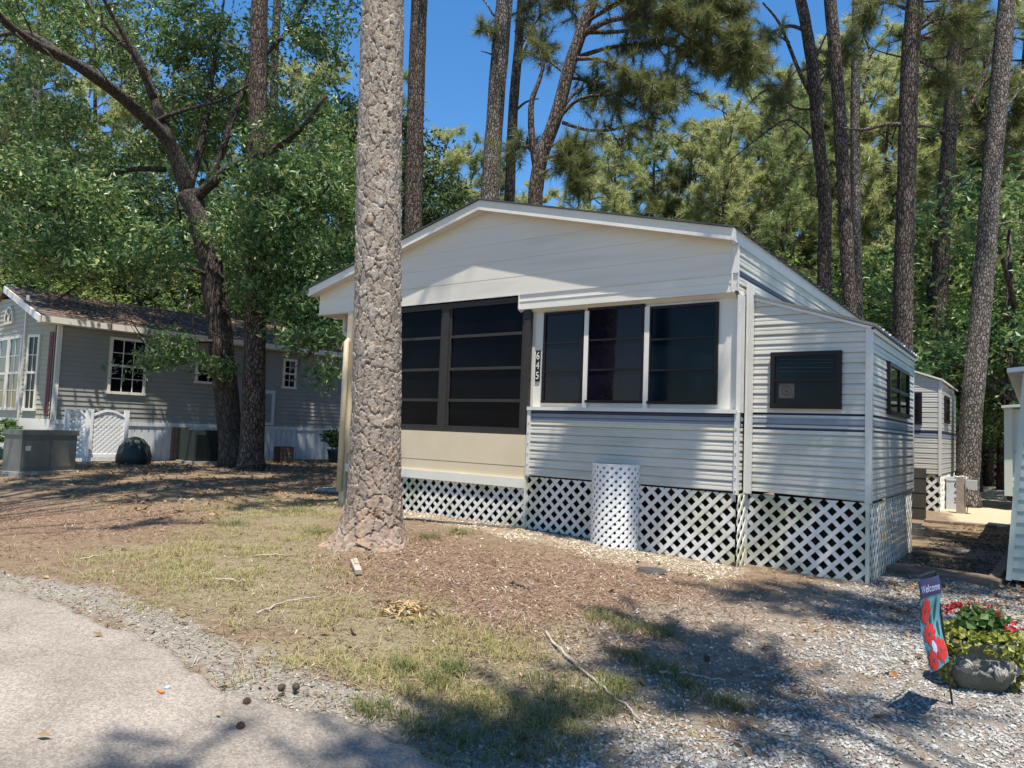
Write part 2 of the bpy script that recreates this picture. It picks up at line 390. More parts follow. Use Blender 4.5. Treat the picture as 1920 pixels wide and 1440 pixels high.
def clumps(specs, r, per=34, cr=0.3):
    """leaf centres gathered in clumps inside ellipsoids: specs (centre, radii, number of clumps)"""
    out = []
    for c, rad, k in specs:
        q = unit(r.normal(size=(k, 3)))*(0.25+0.75*r.random((k, 1)))**0.6
        cc = np.array(c)+q*np.array(rad)
        n = r.integers(int(per*0.5), int(per*1.5), k)
        idx = np.repeat(np.arange(k), n)
        out.append(cc[idx]+unit(r.normal(size=(len(idx), 3)))*cr*(r.random((len(idx), 1))**0.5)*np.array([1.25, 1.25, 0.7])*(0.6+0.8*r.random((k, 1))[idx]))
    return np.concatenate(out)
def limb(r, a, d, L, segs=5, droop=-0.02, wob=0.12):
    pts = [np.array(a, float)]; d = unit(np.array(d, float))
    for i in range(segs):
        d = unit(d+r.normal(size=3)*wob+np.array([0, 0, droop])); pts.append(pts[-1]+d*L/segs)
    return pts
def pine_crown(seed, H, h0, spread, nb, L=0.24, n=24, wd=0.012, sub=5, lean=(0, 0), dens=1.0):
    """limbs + tufts of a pine whose stem is the vertical axis; returns limb MB and needle arrays"""
    r = np.random.default_rng(seed); mb = MB(); C = []; D = []
    for i in range(nb):
        f = (i+0.5*r.random())/nb; z = h0+(H-h0)*f; ang = i*2.4+r.normal()*0.4
        ln = spread*(1.05-0.72*f**1.4)*(0.55+0.6*r.random())
        d = np.array([math.cos(ang), math.sin(ang), 0.12+0.45*f+0.15*r.normal()])
        p = limb(r, (lean[0]*f, lean[1]*f, z), d, ln, 6, 0.03, 0.16)
        rb = 0.018+0.011*ln
        mb.tube(p, list(np.linspace(rb, 0.008, 7)), 5)
        for k in range(max(3, int(sub*ln*dens))):
            t = 0.38+0.62*r.random(); j = min(5, int(t*6)); base = p[j]+(p[j+1]-p[j])*(t*6-j)
            sd = unit(unit(p[j+1]-p[j])*0.5+r.normal(size=3)*0.75+np.array([0, 0, 0.22])); sl_ = 0.25+0.5*r.random()*ln*0.35
            q = limb(r, base, sd, sl_, 2, 0.05, 0.2); mb.tube(q, [0.011, 0.008, 0.005], 3, caps=False)
            for s in (0.45, 0.75, 1.0):
                C.append(base+(q[-1]-base)*s+r.normal(size=3)*0.04); D.append(unit(q[-1]-q[0]))
        C.append(p[-1]); D.append(unit(p[-1]-p[-2]))
    return mb, np.array(C), np.array(D), needles(np.array(C), np.array(D), n, L, wd, r)
def fol(name, VF, mt, parent=None):
    return link(name, npmesh(name, VF[0], VF[1], mt), parent)

ZR = 1.25                                   # heights measured from the camera's level
EX, EY, EZ = np.array([1.0, 0, 0]), np.array([0, 1.0, 0]), np.array([0, 0, 1.0])

# ------------------------------------------------------------------ ground and road
def pxpoly(pts): return [tuple(gp(*p)[:2]) for p in pts]
ROAD_EDGE = [gp(*p)[:2] for p in ((0, 1112), (60, 1122), (120, 1140), (200, 1178), (325, 1234), (400, 1298), (500, 1326), (625, 1352), (700, 1376), (800, 1436))]
d0 = ROAD_EDGE[0]-ROAD_EDGE[2]; d0 /= np.linalg.norm(d0); d1 = ROAD_EDGE[-1]-ROAD_EDGE[-4]; d1 /= np.linalg.norm(d1)
ROAD_EDGE = [ROAD_EDGE[0]+d0*40, ROAD_EDGE[0]+d0*12, ROAD_EDGE[0]+d0*3]+ROAD_EDGE+[ROAD_EDGE[-1]+d1*2+EX[:2]*0.8, ROAD_EDGE[-1]+d1*3+EX[:2]*12]
ROAD_POLY = [tuple(p) for p in ROAD_EDGE]+[(12, -9), (-40, -9)]
GRAVEL = pxpoly([(1000, 1520), (1150, 1395), (1330, 1345), (1420, 1310), (1560, 1275), (1590, 1205), (1640, 1120), (1720, 1045), (1890, 1015)])+[(1.0, 6.5), (2.5, 4.0), (2.0, 1.0)]
STRAW = pxpoly([(760, 1000), (1000, 1040), (1380, 1090), (1330, 1150), (1150, 1200), (930, 1180), (740, 1130), (620, 1060)])
STRAW2 = pxpoly([(-60, 945), (180, 955), (400, 950), (250, 1000), (60, 1012), (-60, 1020)])
GRASS = pxpoly([(150, 1050), (330, 1010), (600, 990), (640, 1040), (760, 1130), (980, 1190), (1120, 1260), (1060, 1350), (960, 1440), (800, 1425), (690, 1330), (560, 1230), (420, 1150), (330, 1095)])
GRASS2 = pxpoly([(430, 925), (660, 940), (660, 1000), (380, 1000)])
DIRT = pxpoly([(1000, 1180), (1400, 1110), (1640, 1100), (1600, 1200), (1450, 1300), (1200, 1380), (1010, 1440), (1080, 1330), (1120, 1260)])
SAND = pxpoly([(1800, 985), (1760, 945), (1760, 920), (1960, 905), (1960, 985)])
SHELL = [(-6.9, 6.95), (-4.7, 6.95), (-2.2, 6.95), (-2.2, 6.3), (-3.4, 6.2), (-4.7, 6.3), (-6.9, 6.6)]
def soft(x, y, poly, e, seed, amp=0.35):
    return sstep((polysd(x, y, poly)+amp*(fbm(x, y, 2.6, seed)-0.5)+0.5*amp*(fbm(x, y, 11, seed+9)-0.5))/e*0.5+0.5)
def masks(x, y):
    g = soft(x, y, GRAVEL, 0.7, 3, 1.2)
    st = np.maximum(soft(x, y, STRAW, 0.6, 5, 0.9), soft(x, y, STRAW2, 0.8, 6, 1.2))
    gr = np.maximum(soft(x, y, GRASS, 0.6, 8, 1.1), 0.8*soft(x, y, GRASS2, 0.7, 9, 1.2))
    di = soft(x, y, DIRT, 0.6, 13, 1.0); sa = soft(x, y, SAND, 0.5, 14, 0.6)
    sh = soft(x, y, SHELL, 0.22, 17, 0.5)
    ve = sstep(1-np.abs(polysd(x, y, ROAD_POLY)+0.20+0.3*(fbm(x, y, 1.7, 21)-0.5))/0.42)
    return dict(gravel=g, straw=st*(1-g), grass=gr, dirt=di*(1-g), sand=sa, shell=sh, verge=ve)
def axis(lo, hi, step, far):
    a = list(np.arange(lo, hi+step/2, step)); s = step
    while a[-1] < far: s *= 1.22; a.append(a[-1]+s)
    s = step
    while a[0] > -far: s *= 1.22; a.insert(0, a[0]-s)
    return np.array(a)
xs = axis(-10.5, 2.2, 0.05, 600); ys = axis(0.6, 9.5, 0.05, 600)
GX, GY = np.meshgrid(xs, ys, indexing='ij'); GZ = ground(GX, GY)
near = (np.abs(GX) < 30) & (np.abs(GY) < 30)
GZ = GZ+np.where(near, 0.022*(fbm(GX, GY, 3.5, 31)-0.5)+0.008*(vnoise(GX, GY, 18, 33)-0.5), 0)
idx = np.arange(GX.size).reshape(GX.shape)
GF = np.stack([idx[:-1, :-1], idx[1:, :-1], idx[1:, 1:], idx[:-1, 1:]], -1).reshape(-1, 4)
MK = masks(GX.ravel(), GY.ravel())

def ground_material():
    mt, t, b = newmat('yard_ground'); tc = N_(t, 'ShaderNodeTexCoord')
    def noise(sc, det=6, rough=0.65, st=None):
        n = N_(t, 'ShaderNodeTexNoise'); n.inputs['Scale'].default_value = sc; n.inputs['Detail'].default_value = det; n.inputs['Roughness'].default_value = rough
        t.links.new(tc.outputs['Object'], n.inputs['Vector']); return n.outputs['Fac']
    fine = noise(55, 8, 0.75); mid = noise(9, 6); big = noise(1.6, 5)
    def two(c1, c2, f, lo=0.35, hi=0.68):
        r = ramp(t, [(lo, c1), (hi, c2)]); t.links.new(f, r.inputs[0]); return r.outputs[0]
    def mix(a, b_, f):
        x = N_(t, 'ShaderNodeMixRGB'); t.links.new(f, x.inputs[0]); t.links.new(a, x.inputs[1]); t.links.new(b_, x.inputs[2]); return x.outputs[0]
    def attr(nm, nf=mid):
        a = N_(t, 'ShaderNodeAttribute', attribute_name=nm); s = N_(t, 'ShaderNodeMath', operation='ADD'); k = N_(t, 'ShaderNodeMath', operation='MULTIPLY_ADD')
        t.links.new(nf, k.inputs[0]); k.inputs[1].default_value = 1.3; k.inputs[2].default_value = -0.65
        t.links.new(a.outputs['Fac'], s.inputs[0]); t.links.new(k.outputs[0], s.inputs[1])
        r = N_(t, 'ShaderNodeMapRange'); r.inputs['From Min'].default_value = 0.3; r.inputs['From Max'].default_value = 0.7
        t.links.new(s.outputs[0], r.inputs[0])
        q = N_(t, 'ShaderNodeMath', operation='MULTIPLY'); g = N_(t, 'ShaderNodeMath', operation='GREATER_THAN'); g.inputs[1].default_value = 0.02
        t.links.new(a.outputs['Fac'], g.inputs[0]); t.links.new(r.outputs[0], q.inputs[0]); t.links.new(g.outputs[0], q.inputs[1])
        return q.outputs[0]
    base = mix(two((0.10, 0.075, 0.05), (0.24, 0.185, 0.125), fine), two((0.13, 0.085, 0.055), (0.27, 0.20, 0.13), mid), big)
    col = mix(base, two((0.115, 0.095, 0.055), (0.28, 0.235, 0.15), fine), attr('grass'))
    col = mix(col, two((0.105, 0.068, 0.046), (0.29, 0.195, 0.135), fine), attr('straw'))
    col = mix(col, two((0.15, 0.12, 0.095), (0.31, 0.265, 0.205), fine), attr('dirt'))
    col = mix(col, two((0.33, 0.27, 0.18), (0.50, 0.42, 0.29), fine), attr('sand'))
    col = mix(col, two((0.16, 0.12, 0.085), (0.36, 0.29, 0.21), fine), attr('shell'))
    col = mix(col, two((0.12, 0.105, 0.088), (0.29, 0.265, 0.235), fine), attr('gravel'))
    col = mix(col, two((0.14, 0.125, 0.10), (0.34, 0.31, 0.265), fine), attr('verge'))
    t.links.new(col, b.inputs['Base Color']); b.inputs['Roughness'].default_value = 0.95; b.inputs['Specular IOR Level'].default_value = 0.1
    bp = N_(t, 'ShaderNodeBump'); bp.inputs['Strength'].default_value = 0.7; bp.inputs['Distance'].default_value = 0.015
    t.links.new(fine, bp.inputs['Height']); t.links.new(bp.outputs[0], b.inputs['Normal'])
    return mt
go = link('ground', npmesh('ground', np.stack([GX.ravel(), GY.ravel(), GZ.ravel()], 1), GF, ground_material(), True, MK))
tag(go, 'bare yard of pine straw, thin dry grass and dirt around the trailers', 'ground', kind='structure')

def asphalt_material():
    mt, t, b = newmat('worn_asphalt'); tc = N_(t, 'ShaderNodeTexCoord')
    v = N_(t, 'ShaderNodeTexVoronoi'); v.inputs['Scale'].default_value = 105; t.links.new(tc.outputs['Object'], v.inputs['Vector'])
    sep = N_(t, 'ShaderNodeSeparateColor'); t.links.new(v.outputs['Color'], sep.inputs[0])
    r = ramp(t, [(0, (0.20, 0.18, 0.158)), (0.5, (0.275, 0.247, 0.215)), (1, (0.36, 0.325, 0.285))]); t.links.new(sep.outputs[0], r.inputs[0])
    n = N_(t, 'ShaderNodeTexNoise'); n.inputs['Scale'].default_value = 1.3; n.inputs['Detail'].default_value = 8; t.links.new(tc.outputs['Object'], n.inputs['Vector'])
    r2 = ramp(t, [(0.33, (0.66, 0.64, 0.62)), (0.62, (1.06, 1.03, 1.0))]); t.links.new(n.outputs['Fac'], r2.inputs[0])
    mx = N_(t, 'ShaderNodeMixRGB', blend_type='MULTIPLY'); mx.inputs[0].default_value = 1; t.links.new(r.outputs[0], mx.inputs[1]); t.links.new(r2.outputs[0], mx.inputs[2])
    # cracks
    n2 = N_(t, 'ShaderNodeTexNoise'); n2.inputs['Scale'].default_value = 2.0; n2.inputs['Detail'].default_value = 5; t.links.new(tc.outputs['Object'], n2.inputs['Vector'])
    ad = N_(t, 'ShaderNodeMixRGB', blend_type='ADD'); ad.inputs[0].default_value = 0.6; t.links.new(tc.outputs['Object'], ad.inputs[1]); t.links.new(n2.outputs['Color'], ad.inputs[2])
    vc = N_(t, 'ShaderNodeTexVoronoi', feature='DISTANCE_TO_EDGE'); vc.inputs['Scale'].default_value = 0.8; t.links.new(ad.outputs[0], vc.inputs['Vector'])
    rc = ramp(t, [(0.001, (0.6, 0.6, 0.6)), (0.007, (1, 1, 1))]); t.links.new(vc.outputs['Distance'], rc.inputs[0])
    m2 = N_(t, 'ShaderNodeMixRGB', blend_type='MULTIPLY'); m2.inputs[0].default_value = 0.6; t.links.new(mx.outputs[0], m2.inputs[1]); t.links.new(rc.outputs[0], m2.inputs[2])
    t.links.new(m2.outputs[0], b.inputs['Base Color']); b.inputs['Roughness'].default_value = 0.9; b.inputs['Specular IOR Level'].default_value = 0.2
    bp = N_(t, 'ShaderNodeBump'); bp.inputs['Strength'].default_value = 0.6; bp.inputs['Distance'].default_value = 0.012
    t.links.new(sep.outputs[1], bp.inputs['Height']); t.links.new(bp.outputs[0], b.inputs['Normal'])
    return mt
# road: edge curve swept towards the camera side
ep = np.array(ROAD_EDGE); seg = np.r_[0, np.cumsum(np.hypot(*np.diff(ep, axis=0).T))]
ts = np.concatenate([np.linspace(0, seg[2], 20)[:-1], np.linspace(seg[2], seg[-3], 260)[:-1], np.linspace(seg[-3], seg[-1], 30)])
ex = np.interp(ts, seg, ep[:, 0]); ey = np.interp(ts, seg, ep[:, 1])
for _ in range(4):
    ex[1:-1] = (ex[:-2]+2*ex[1:-1]+ex[2:])/4; ey[1:-1] = (ey[:-2]+2*ey[1:-1]+ey[2:])/4
nj = 0.10*(fbm(ex, ey, 3.0, 41)-0.5)+0.05*(vnoise(ex, ey, 16, 43)-0.5)
ey = ey+nj
ss = np.array([0, 0.012, 0.05, 0.15, 0.35, 0.7, 1.2, 2, 3, 5, 8, 11])
RX = ex[:, None]+0.25*ss[None]*(-1); RY = ey[:, None]-ss[None]
RZ = ground(RX, RY)+np.array([-0.03, 0.026]+[0.034]*10)[None]+0.006*(vnoise(RX, RY, 5, 45)-0.5)
ii = np.arange(RX.size).reshape(RX.shape)
RF = np.stack([ii[:-1, :-1], ii[:-1, 1:], ii[1:, 1:], ii[1:, :-1]], -1).reshape(-1, 4)
ro = link('road', npmesh('road', np.stack([RX.ravel(), RY.ravel(), RZ.ravel()], 1), RF, asphalt_material(), True))
tag(ro, 'pale worn asphalt park road with a crumbling edge', 'road', kind='structure')

# ------------------------------------------------------------------ the mobile home
Y0 = 6.984
home = thing('mobile_home', (-4.8, 9.5, gz(-4.8, 8)), 'white aluminium sided park trailer with gable front, dark screened porch and number 645', 'mobile home')
NF = -EY                                    # front normal
O0 = np.array([0, Y0, ZR])
def rivets(mb, pts, r=0.006):
    for p in pts: mb.box((p[0]-r, p[1]-r, p[2]-r), (p[0]+r, p[1]+r, p[2]+r), 0)
def home_bands(z):                          # z is measured from the camera level
    if 0.218 < z < 0.252: return 1
    if 0.115 < z < 0.205: return 2
    if 0.092 < z < 0.115: return 1
    return 0
SM = [M['siding'], M['stripe_navy_sill_shade'], M['stripe_blue'], M['stripe_cream']]
def front_bands(z):
    if 0.20 < z: return 1  # top band paints in the shade gap under the sill
    if 0.125 < z <= 0.19: return 2
    if 0.06 < z <= 0.09: return 3
    return 0
mb = MB(); siding(mb, O0+EY*0.012, EX, NF, [(-4.80, -0.52), (-2.375, -0.515), (-2.375, 0.25), (-4.80, 0.25)], -0.52, 0.097, 0.017, ALU, front_bands)
mb.build('front_siding', SM, home)
# window wall above the sill, set back under the overhang
YW = 7.085
mb = MB(); mb.box((-4.86, YW, ZR+0.26), (-2.36, YW+0.03, ZR+1.46)); mb.build('window_wall', [M['white']], home)
mb = MB(); mb.box((-4.83, Y0-0.03, ZR+0.252), (-2.36, YW, ZR+0.275)); mb.box((-4.83, Y0-0.034, ZR+0.238), (-2.36, Y0-0.027, ZR+0.277))
mb.build('sill_ledge', [M['trim']], home)
# overhang box above the windows
mb = MB(); mb.prism([(Y0, 1.625), (Y0, 1.447), (YW, 1.392), (YW+0.02, 1.625)], (-5.015, 0, ZR), EY, EZ, EX*(5.015-2.434), 0)
for z in (1.45, 1.53): mb.box((-5.02, Y0-0.006, ZR+z), (-2.43, Y0, ZR+z+0.008))
mb.beam((-5.015, Y0-0.003, ZR+1.447), (-2.434, Y0-0.003, ZR+1.447), 0.012, 0.022)
mb.beam((-2.428, Y0, ZR+1.447), (-2.428, YW, ZR+1.40), 0.02, 0.022); mb.beam((-5.02, Y0, ZR+1.447), (-5.02, YW, ZR+1.40), 0.02, 0.022)
mb.box((-2.44, Y0-0.012, ZR+1.447), (-2.425, Y0+0.004, ZR+1.62)); mb.box((-5.025, Y0-0.012, ZR+1.447), (-5.01, Y0+0.004, ZR+1.62))
mb.build('overhang', [M['white']], home)
# corner trims of the front wall
mb = MB(); mb.box((-4.83, Y0-0.02, ZR-0.53), (-4.785, YW, ZR+0.25)); mb.box((-4.885, YW-0.012, ZR+0.25), (-4.83, YW+0.06, ZR+1.40)); rivets(mb, [(-4.805, Y0-0.022, ZR+z) for z in np.arange(-0.5, 0.2, 0.12)]); mb.build('corner_trim', [M['trim']], home)
mb = MB(); mb.box((-2.385, Y0-0.016, ZR-0.545), (-2.345, Y0+0.03, ZR+0.25)); mb.box((-2.385, Y0+0.02, ZR+0.25), (-2.345, YW+0.03, ZR+1.41)); rivets(mb, [(-2.365, Y0-0.018, ZR+z) for z in np.arange(-0.5, 0.2, 0.12)]); mb.build('corner_trim', [M['trim']], home)
# windows
def sash_window(parent, O, U, N, u0, u1, z0, z1, rows, cols=1, fm='frame', gm='glass', fw=0.035, bars=0.014, proud=0.03, lower=None, name='window', rowh=None):
    mb = MB()
    mb.obox(O, U, N, u0, u1, z1-fw, z1, -0.01, proud); mb.obox(O, U, N, u0, u1, z0, z0+fw, -0.01, proud+0.008)
    mb.obox(O, U, N, u0, u0+fw, z0+fw, z1-fw, -0.01, proud); mb.obox(O, U, N, u1-fw, u1, z0+fw, z1-fw, -0.01, proud)
    for k in range(1, rows):
        z = z0+fw+(z1-z0-2*fw)*(rowh[k-1] if rowh else k/rows); mb.obox(O, U, N, u0+fw, u1-fw, z-bars, z+bars, 0.002, proud-0.006)
    for k in range(1, cols):
        u = u0+(u1-u0)*k/cols; mb.obox(O, U, N, u-bars, u+bars, z0+fw, z1-fw, 0.002, proud-0.003)
    wdw = mb.build(name, [M[fm]], parent)
    g = MB(); g.obox(O, U, N, u0+fw*0.8, u1-fw*0.8, z0+fw*0.8, z1-fw*0.8, 0.006, 0.012)
    pn = g.build('pane', [M[gm]], wdw)
    return wdw
OW = np.array([0, YW, ZR])
def uz(px, py, Y): q = atY(px, py, Y); return q[0], q[2]-ZR
for (a, b, c), gm in zip(((((1020, 588)), (1095, 581), (1090, 756)), ((1102, 577.5), (1209, 569), (1202, 756)), ((1217, 567), (1347, 565), (1339, 758.5))), ('glass', 'glass', 'glassblue')):
    u0, _ = uz(a[0], a[1], YW-0.03); u1, z1 = uz(b[0], b[1], YW-0.03); _, z0 = uz(c[0], c[1], YW-0.03)
    wd_ = sash_window(home, OW, EX, NF, u0, u1, z0, z1, 3, gm=gm, fw=0.03, bars=0.010)
    if gm == 'glassblue':
        pass
mb = MB()
for px in (1098.5, 1212):
    u, _ = uz(px, 660, YW-0.03); MB().box((u-0.028, YW-0.034, ZR+0.275), (u+0.028, YW, ZR+1.37)).build('mullion_post', [M['white']], home)
pass
# number plate
def text_data(s, size, ext=0.002):
    cu = bpy.data.curves.new('t', 'FONT'); cu.body = s; cu.size = size; cu.extrude = ext; cu.align_x = 'CENTER'; cu.align_y = 'CENTER'
    o = bpy.data.objects.new('t', cu); COL.objects.link(o); dg = bpy.context.evaluated_depsgraph_get()
    me = o.evaluated_get(dg).to_mesh(); V = [tuple(v.co) for v in me.vertices]; F = [tuple(p.vertices) for p in me.polygons]
    o.evaluated_get(dg).to_mesh_clear(); bpy.data.objects.remove(o); bpy.data.curves.remove(cu)
    return V, F
def text_on(mb, s, size, C, U, W, ext=0.002, m=0, sx=1.0):
    V, F = text_data(s, size, ext); C = np.array(C, float); U = np.array(U, float); W = np.array(W, float); Nn = np.cross(U, W)
    return mb.add([C+U*v[0]*sx+W*v[1]+Nn*v[2] for v in V], F, m)
pc = atY(1007.5, 686, YW-0.02); mb = MB()
mb.box((pc[0]-0.032, YW-0.012, pc[2]-0.185), (pc[0]+0.032, YW, pc[2]+0.185)); npl = mb.build('number_plate', [M['ink']], home)
for s, dz in (('6', 0.115), ('4', 0.0), ('5', -0.118)):
    mb = MB(); text_on(mb, s, 0.125, (pc[0], YW-0.014, pc[2]+dz), EX, EZ, 0.003, 0, 0.8); mb.build('digit', [M['inkwhite']], npl)
# gable panel of lapped boards
gp_poly = [(-8.69, 1.626), (-2.434, 1.615), (-2.434, 1.99), (-5.70, 2.80), (-8.69, 2.03)]
mb = MB(); siding(mb, O0, EX, NF, gp_poly, 1.615, 0.222, 0.007, [(0, 0.2), (0.03, 1.0), (0.985, 0.9), (1.0, 0.2)])
mb.prism(gp_poly, O0+EY*0.06, EX, EZ, -EY*0.055)
mb.build('gable_panel', [M['panel']], home)
mb = MB(); mb.box((-2.45, Y0-0.012, ZR+1.625), (-2.376, Y0+0.03, ZR+1.93)); mb.box((-2.424, Y0+0.004, ZR+1.45), (-2.376, Y0+0.03, ZR+1.625)); mb.box((-8.70, Y0-0.01, ZR+1.612), (-2.43, Y0-0.002, ZR+1.63))
mb.build('panel_trim', [M['trim']], home)
# rake fascia, standing 11 cm in front of the panel
YF = Y0-0.14; sc = YF/Y0
ap = (-5.70*sc, 2.883*sc); rt = (-2.435*sc, 2.084*sc); lf = (-8.97*sc, 2.03*sc); fh = 0.118
mb = MB()
for a, b in ((lf, ap), (ap, rt)):
    mb.prism([(a[0], a[1]-fh), (b[0], b[1]-fh), (b[0], b[1]), (a[0], a[1])], (0, YF, ZR), EX, EZ, EY*0.022)
    mb.prism([(a[0], a[1]-fh-0.006), (b[0], b[1]-fh-0.006), (b[0], b[1]-fh+0.03), (a[0], a[1]-fh+0.03)], (0, YF-0.012, ZR), EX, EZ, EY*0.0118)
    mb.prism([(a[0], a[1]-fh+0.004), (b[0], b[1]-fh+0.004), (b[0], b[1]-fh+0.016), (a[0], a[1]-fh+0.016)], (0, YF+0.022, ZR), EX, EZ, EY*0.117)
mb.build('rake_fascia', [M['white']], home)
mb = MB()
for a, b in ((lf, ap), (ap, rt)):
    mb.prism([(a[0], a[1]+0.003), (b[0], b[1]+0.003), (b[0], b[1]+0.016), (a[0], a[1]+0.016)], (0, YF-0.03, ZR), EX, EZ, EY*0.12)
mb.build('drip_edge', [M['roofmetal']], home)
# roof: corrugated sheets on both slopes
YB = 14.6
def corrugated(x0, z0, x1, z1, y0, y1, period, amp, nx=2, th=0.004):
    ysn = np.arange(y0, y1, period/6); V = []; F = []
    for i, y in enumerate(ysn):
        dz = amp*max(0, math.cos(2*math.pi*y/period))**2
        for k in range(nx+1): t = k/nx; V.append((x0+(x1-x0)*t, y, z0+(z1-z0)*t+dz))
    n = nx+1
    for i in range(len(ysn)-1):
        for k in range(nx): F.append((i*n+k, i*n+k+1, (i+1)*n+k+1, (i+1)*n+k))
    b = len(V); V += [(v[0], v[1], v[2]-th) for v in V]; F += [tuple(b+q for q in f[::-1]) for f in F]
    return V, F
mb = MB()
mb.add(*corrugated(ap[0], ZR+ap[1]+0.012, rt[0]+0.05, ZR+rt[1]-0.002, YF+0.07, YB, 0.23, 0.03))
mb.add(*corrugated(lf[0]-0.05, ZR+lf[1], ap[0], ZR+ap[1]+0.012, YF+0.07, YB, 0.23, 0.03))
mb.build('roof', [M['roofmetal']], home)
mb = MB(); mb.prism([(-8.6, 1.95), (-2.45, 1.95), (ap[0], 2.72)], (0, Y0+0.08, ZR), EX, EZ, EY*(YB-Y0-0.2)); mb.build('roof_core', [M['white']], home)
# side eave fascia and side wall
XS = -2.395
mb = MB(); mb.box((rt[0]-0.025, YF+0.022, ZR+1.925), (rt[0], YB, ZR+2.05)); mb.box((rt[0]-0.008, YF, ZR+1.915), (rt[0]+0.008, YB, ZR+1.935))
mb.box((XS, YF+0.03, ZR+1.90), (rt[0]-0.02, YB, ZR+1.925))
for y in np.arange(8.4, YB, 1.55): mb.box((rt[0]-0.001, y, ZR+1.93), (rt[0]+0.003, y+0.012, ZR+2.05))
mb.build('side_fascia', [M['trim']], home)
def side_bands(z):
    if 1.60 < z < 1.66: return 1
    return home_bands(z)
mb = MB(); siding(mb, (XS, 0, ZR), EY, EX, [(YW, -0.52), (YB-0.3, -0.52), (YB-0.3, 1.92), (Y0, 1.92), (Y0, 1.45), (YW, 1.40)], -0.52, 0.097, 0.017, ALU, side_bands)
siding(mb, (XS, 0, ZR), EY, EX, [(Y0+0.03, -0.52), (YW, -0.52), (YW, 0.25), (Y0+0.03, 0.25)], -0.52, 0.097, 0.017, ALU, side_bands)
mb.build('side_siding', SM, home)
mb = MB(); mb.box((XS-0.06, Y0+0.16, ZR-0.52), (XS-0.002, YB-0.3, ZR+1.95)); mb.box((-8.0, YB-0.4, ZR-0.9), (-2.4, YB-0.3, ZR+2.0)); mb.build('wall_core', [M['void']], home)
mb = MB(); mb.box((-7.9, Y0+0.12, ZR-0.60), (XS-0.06, YB-0.4, ZR-0.53)); mb.build('floor', [M['void']], home)
# porch: knee wall, beam, framed vinyl windows
PX0, PX1 = -7.90, -4.845
mb = MB(); mb.box((PX0, Y0-0.004, ZR-0.42), (PX1, Y0+0.05, ZR-0.055)); mb.box((PX0, Y0-0.002, ZR-0.56), (PX1, Y0+0.05, ZR-0.432)); mb.box((PX0, Y0+0.006, ZR-0.432), (PX1, Y0+0.05, ZR-0.42))
mb.build('knee_wall', [M['beige']], home)
mb = MB(); mb.box((PX0-0.02, Y0-0.03, ZR-0.672), (PX1, Y0+0.05, ZR-0.562)); mb.build('base_beam', [M['white']], home)
mb = MB(); mb.box((-8.02, Y0-0.03, gz(-8, 7)-0.02), (-7.92, Y0+0.07, ZR+1.60)); mb.box((-7.92, Y0-0.0, ZR-0.42), (-7.62, Y0+0.06, ZR+1.60)); mb.build('porch_post', [M['beige']], home)
OP = np.array([0, Y0+0.055, ZR])
zsp = [0.348, 0.745, 1.16]
mb = MB()
zt, zb_ = 1.60, -0.06
mb.obox(OP, EX, NF, -7.62, -4.87, zt-0.07, zt, -0.02, 0.03); mb.obox(OP, EX, NF, -7.62, -4.87, zb_, zb_+0.05, -0.02, 0.05)
for u0, u1 in ((-7.62, -7.55), (-6.245, -6.135), (-4.945, -4.86)): mb.obox(OP, EX, NF, u0, u1, zb_+0.05, zt-0.07, -0.02, 0.035)
pw = mb.build('porch_window_frame', [M['porchframe']], home)
for u0, u1 in ((-7.55, -6.245), (-6.135, -4.945)):
    mb = MB(); mb.obox(OP, EX, NF, u0, u0+0.035, zb_+0.05, zt-0.07, -0.01, 0.022); mb.obox(OP, EX, NF, u1-0.035, u1, zb_+0.05, zt-0.07, -0.01, 0.022)
    for z in zsp: mb.obox(OP, EX, NF, u0+0.035, u1-0.035, z-0.018, z+0.018, -0.01, 0.026)
    mb.obox(OP, EX, NF, u0+0.035, u1-0.035, zb_+0.05, zb_+0.085, -0.01, 0.02)
    sh = mb.build('porch_sash', [M['porchframe']], pw)
    g = MB(); g.obox(OP, EX, NF, u0+0.03, u1-0.03, zb_+0.08, zt-0.075, -0.004, 0.002); g.build('pane', [M['screen']], pw)
# porch side wall (towards the grey house), gutter, downspout
mb = MB(); mb.box((-7.99, Y0+0.07, ZR-1.05), (-7.93, YB-0.4, ZR+1.6)); mb.build('porch_side_wall', [M['beige']], home)
mb = MB(); mb.box((-8.72, Y0+0.0, ZR+1.60), (-7.5, Y0+7, ZR+1.622)); mb.box((-8.72, Y0+0.05, ZR+1.622), (-8.69, Y0+7, ZR+1.95)); mb.build('eave_soffit', [M['white']], home)
mb = MB()
q = [(-8.33, Y0+0.20, ZR+1.60), (-8.33, Y0+0.20, ZR+1.42), (-8.26, Y0+0.15, ZR+1.33), (-8.02, Y0+0.05, ZR+1.24), (-7.97, Y0-0.07, ZR+1.16), (-7.97, Y0-0.07, ZR-0.95)]
mb.tube(q, 0.042, 10); mb.build('downspout', [M['beige']], home, True)
# return wall, downspout and trim between the front and the room on the side
YE = 7.279; XE = -1.242
mb = MB(); mb.box((-2.352, YE-0.075, ZR-0.54), (-2.30, YE-0.02, ZR+1.53)); mb.box((-2.36, YE-0.09, ZR-0.54), (-2.352, YE-0.0, ZR+1.55))
mb.build('side_downspout', [M['trim']], home)
mb = MB(); mb.box((-2.345, YE-0.02, ZR-0.50), (-2.30, YE-0.012, ZR+1.5)); mb.build('dark_joint', [M['black']], home)
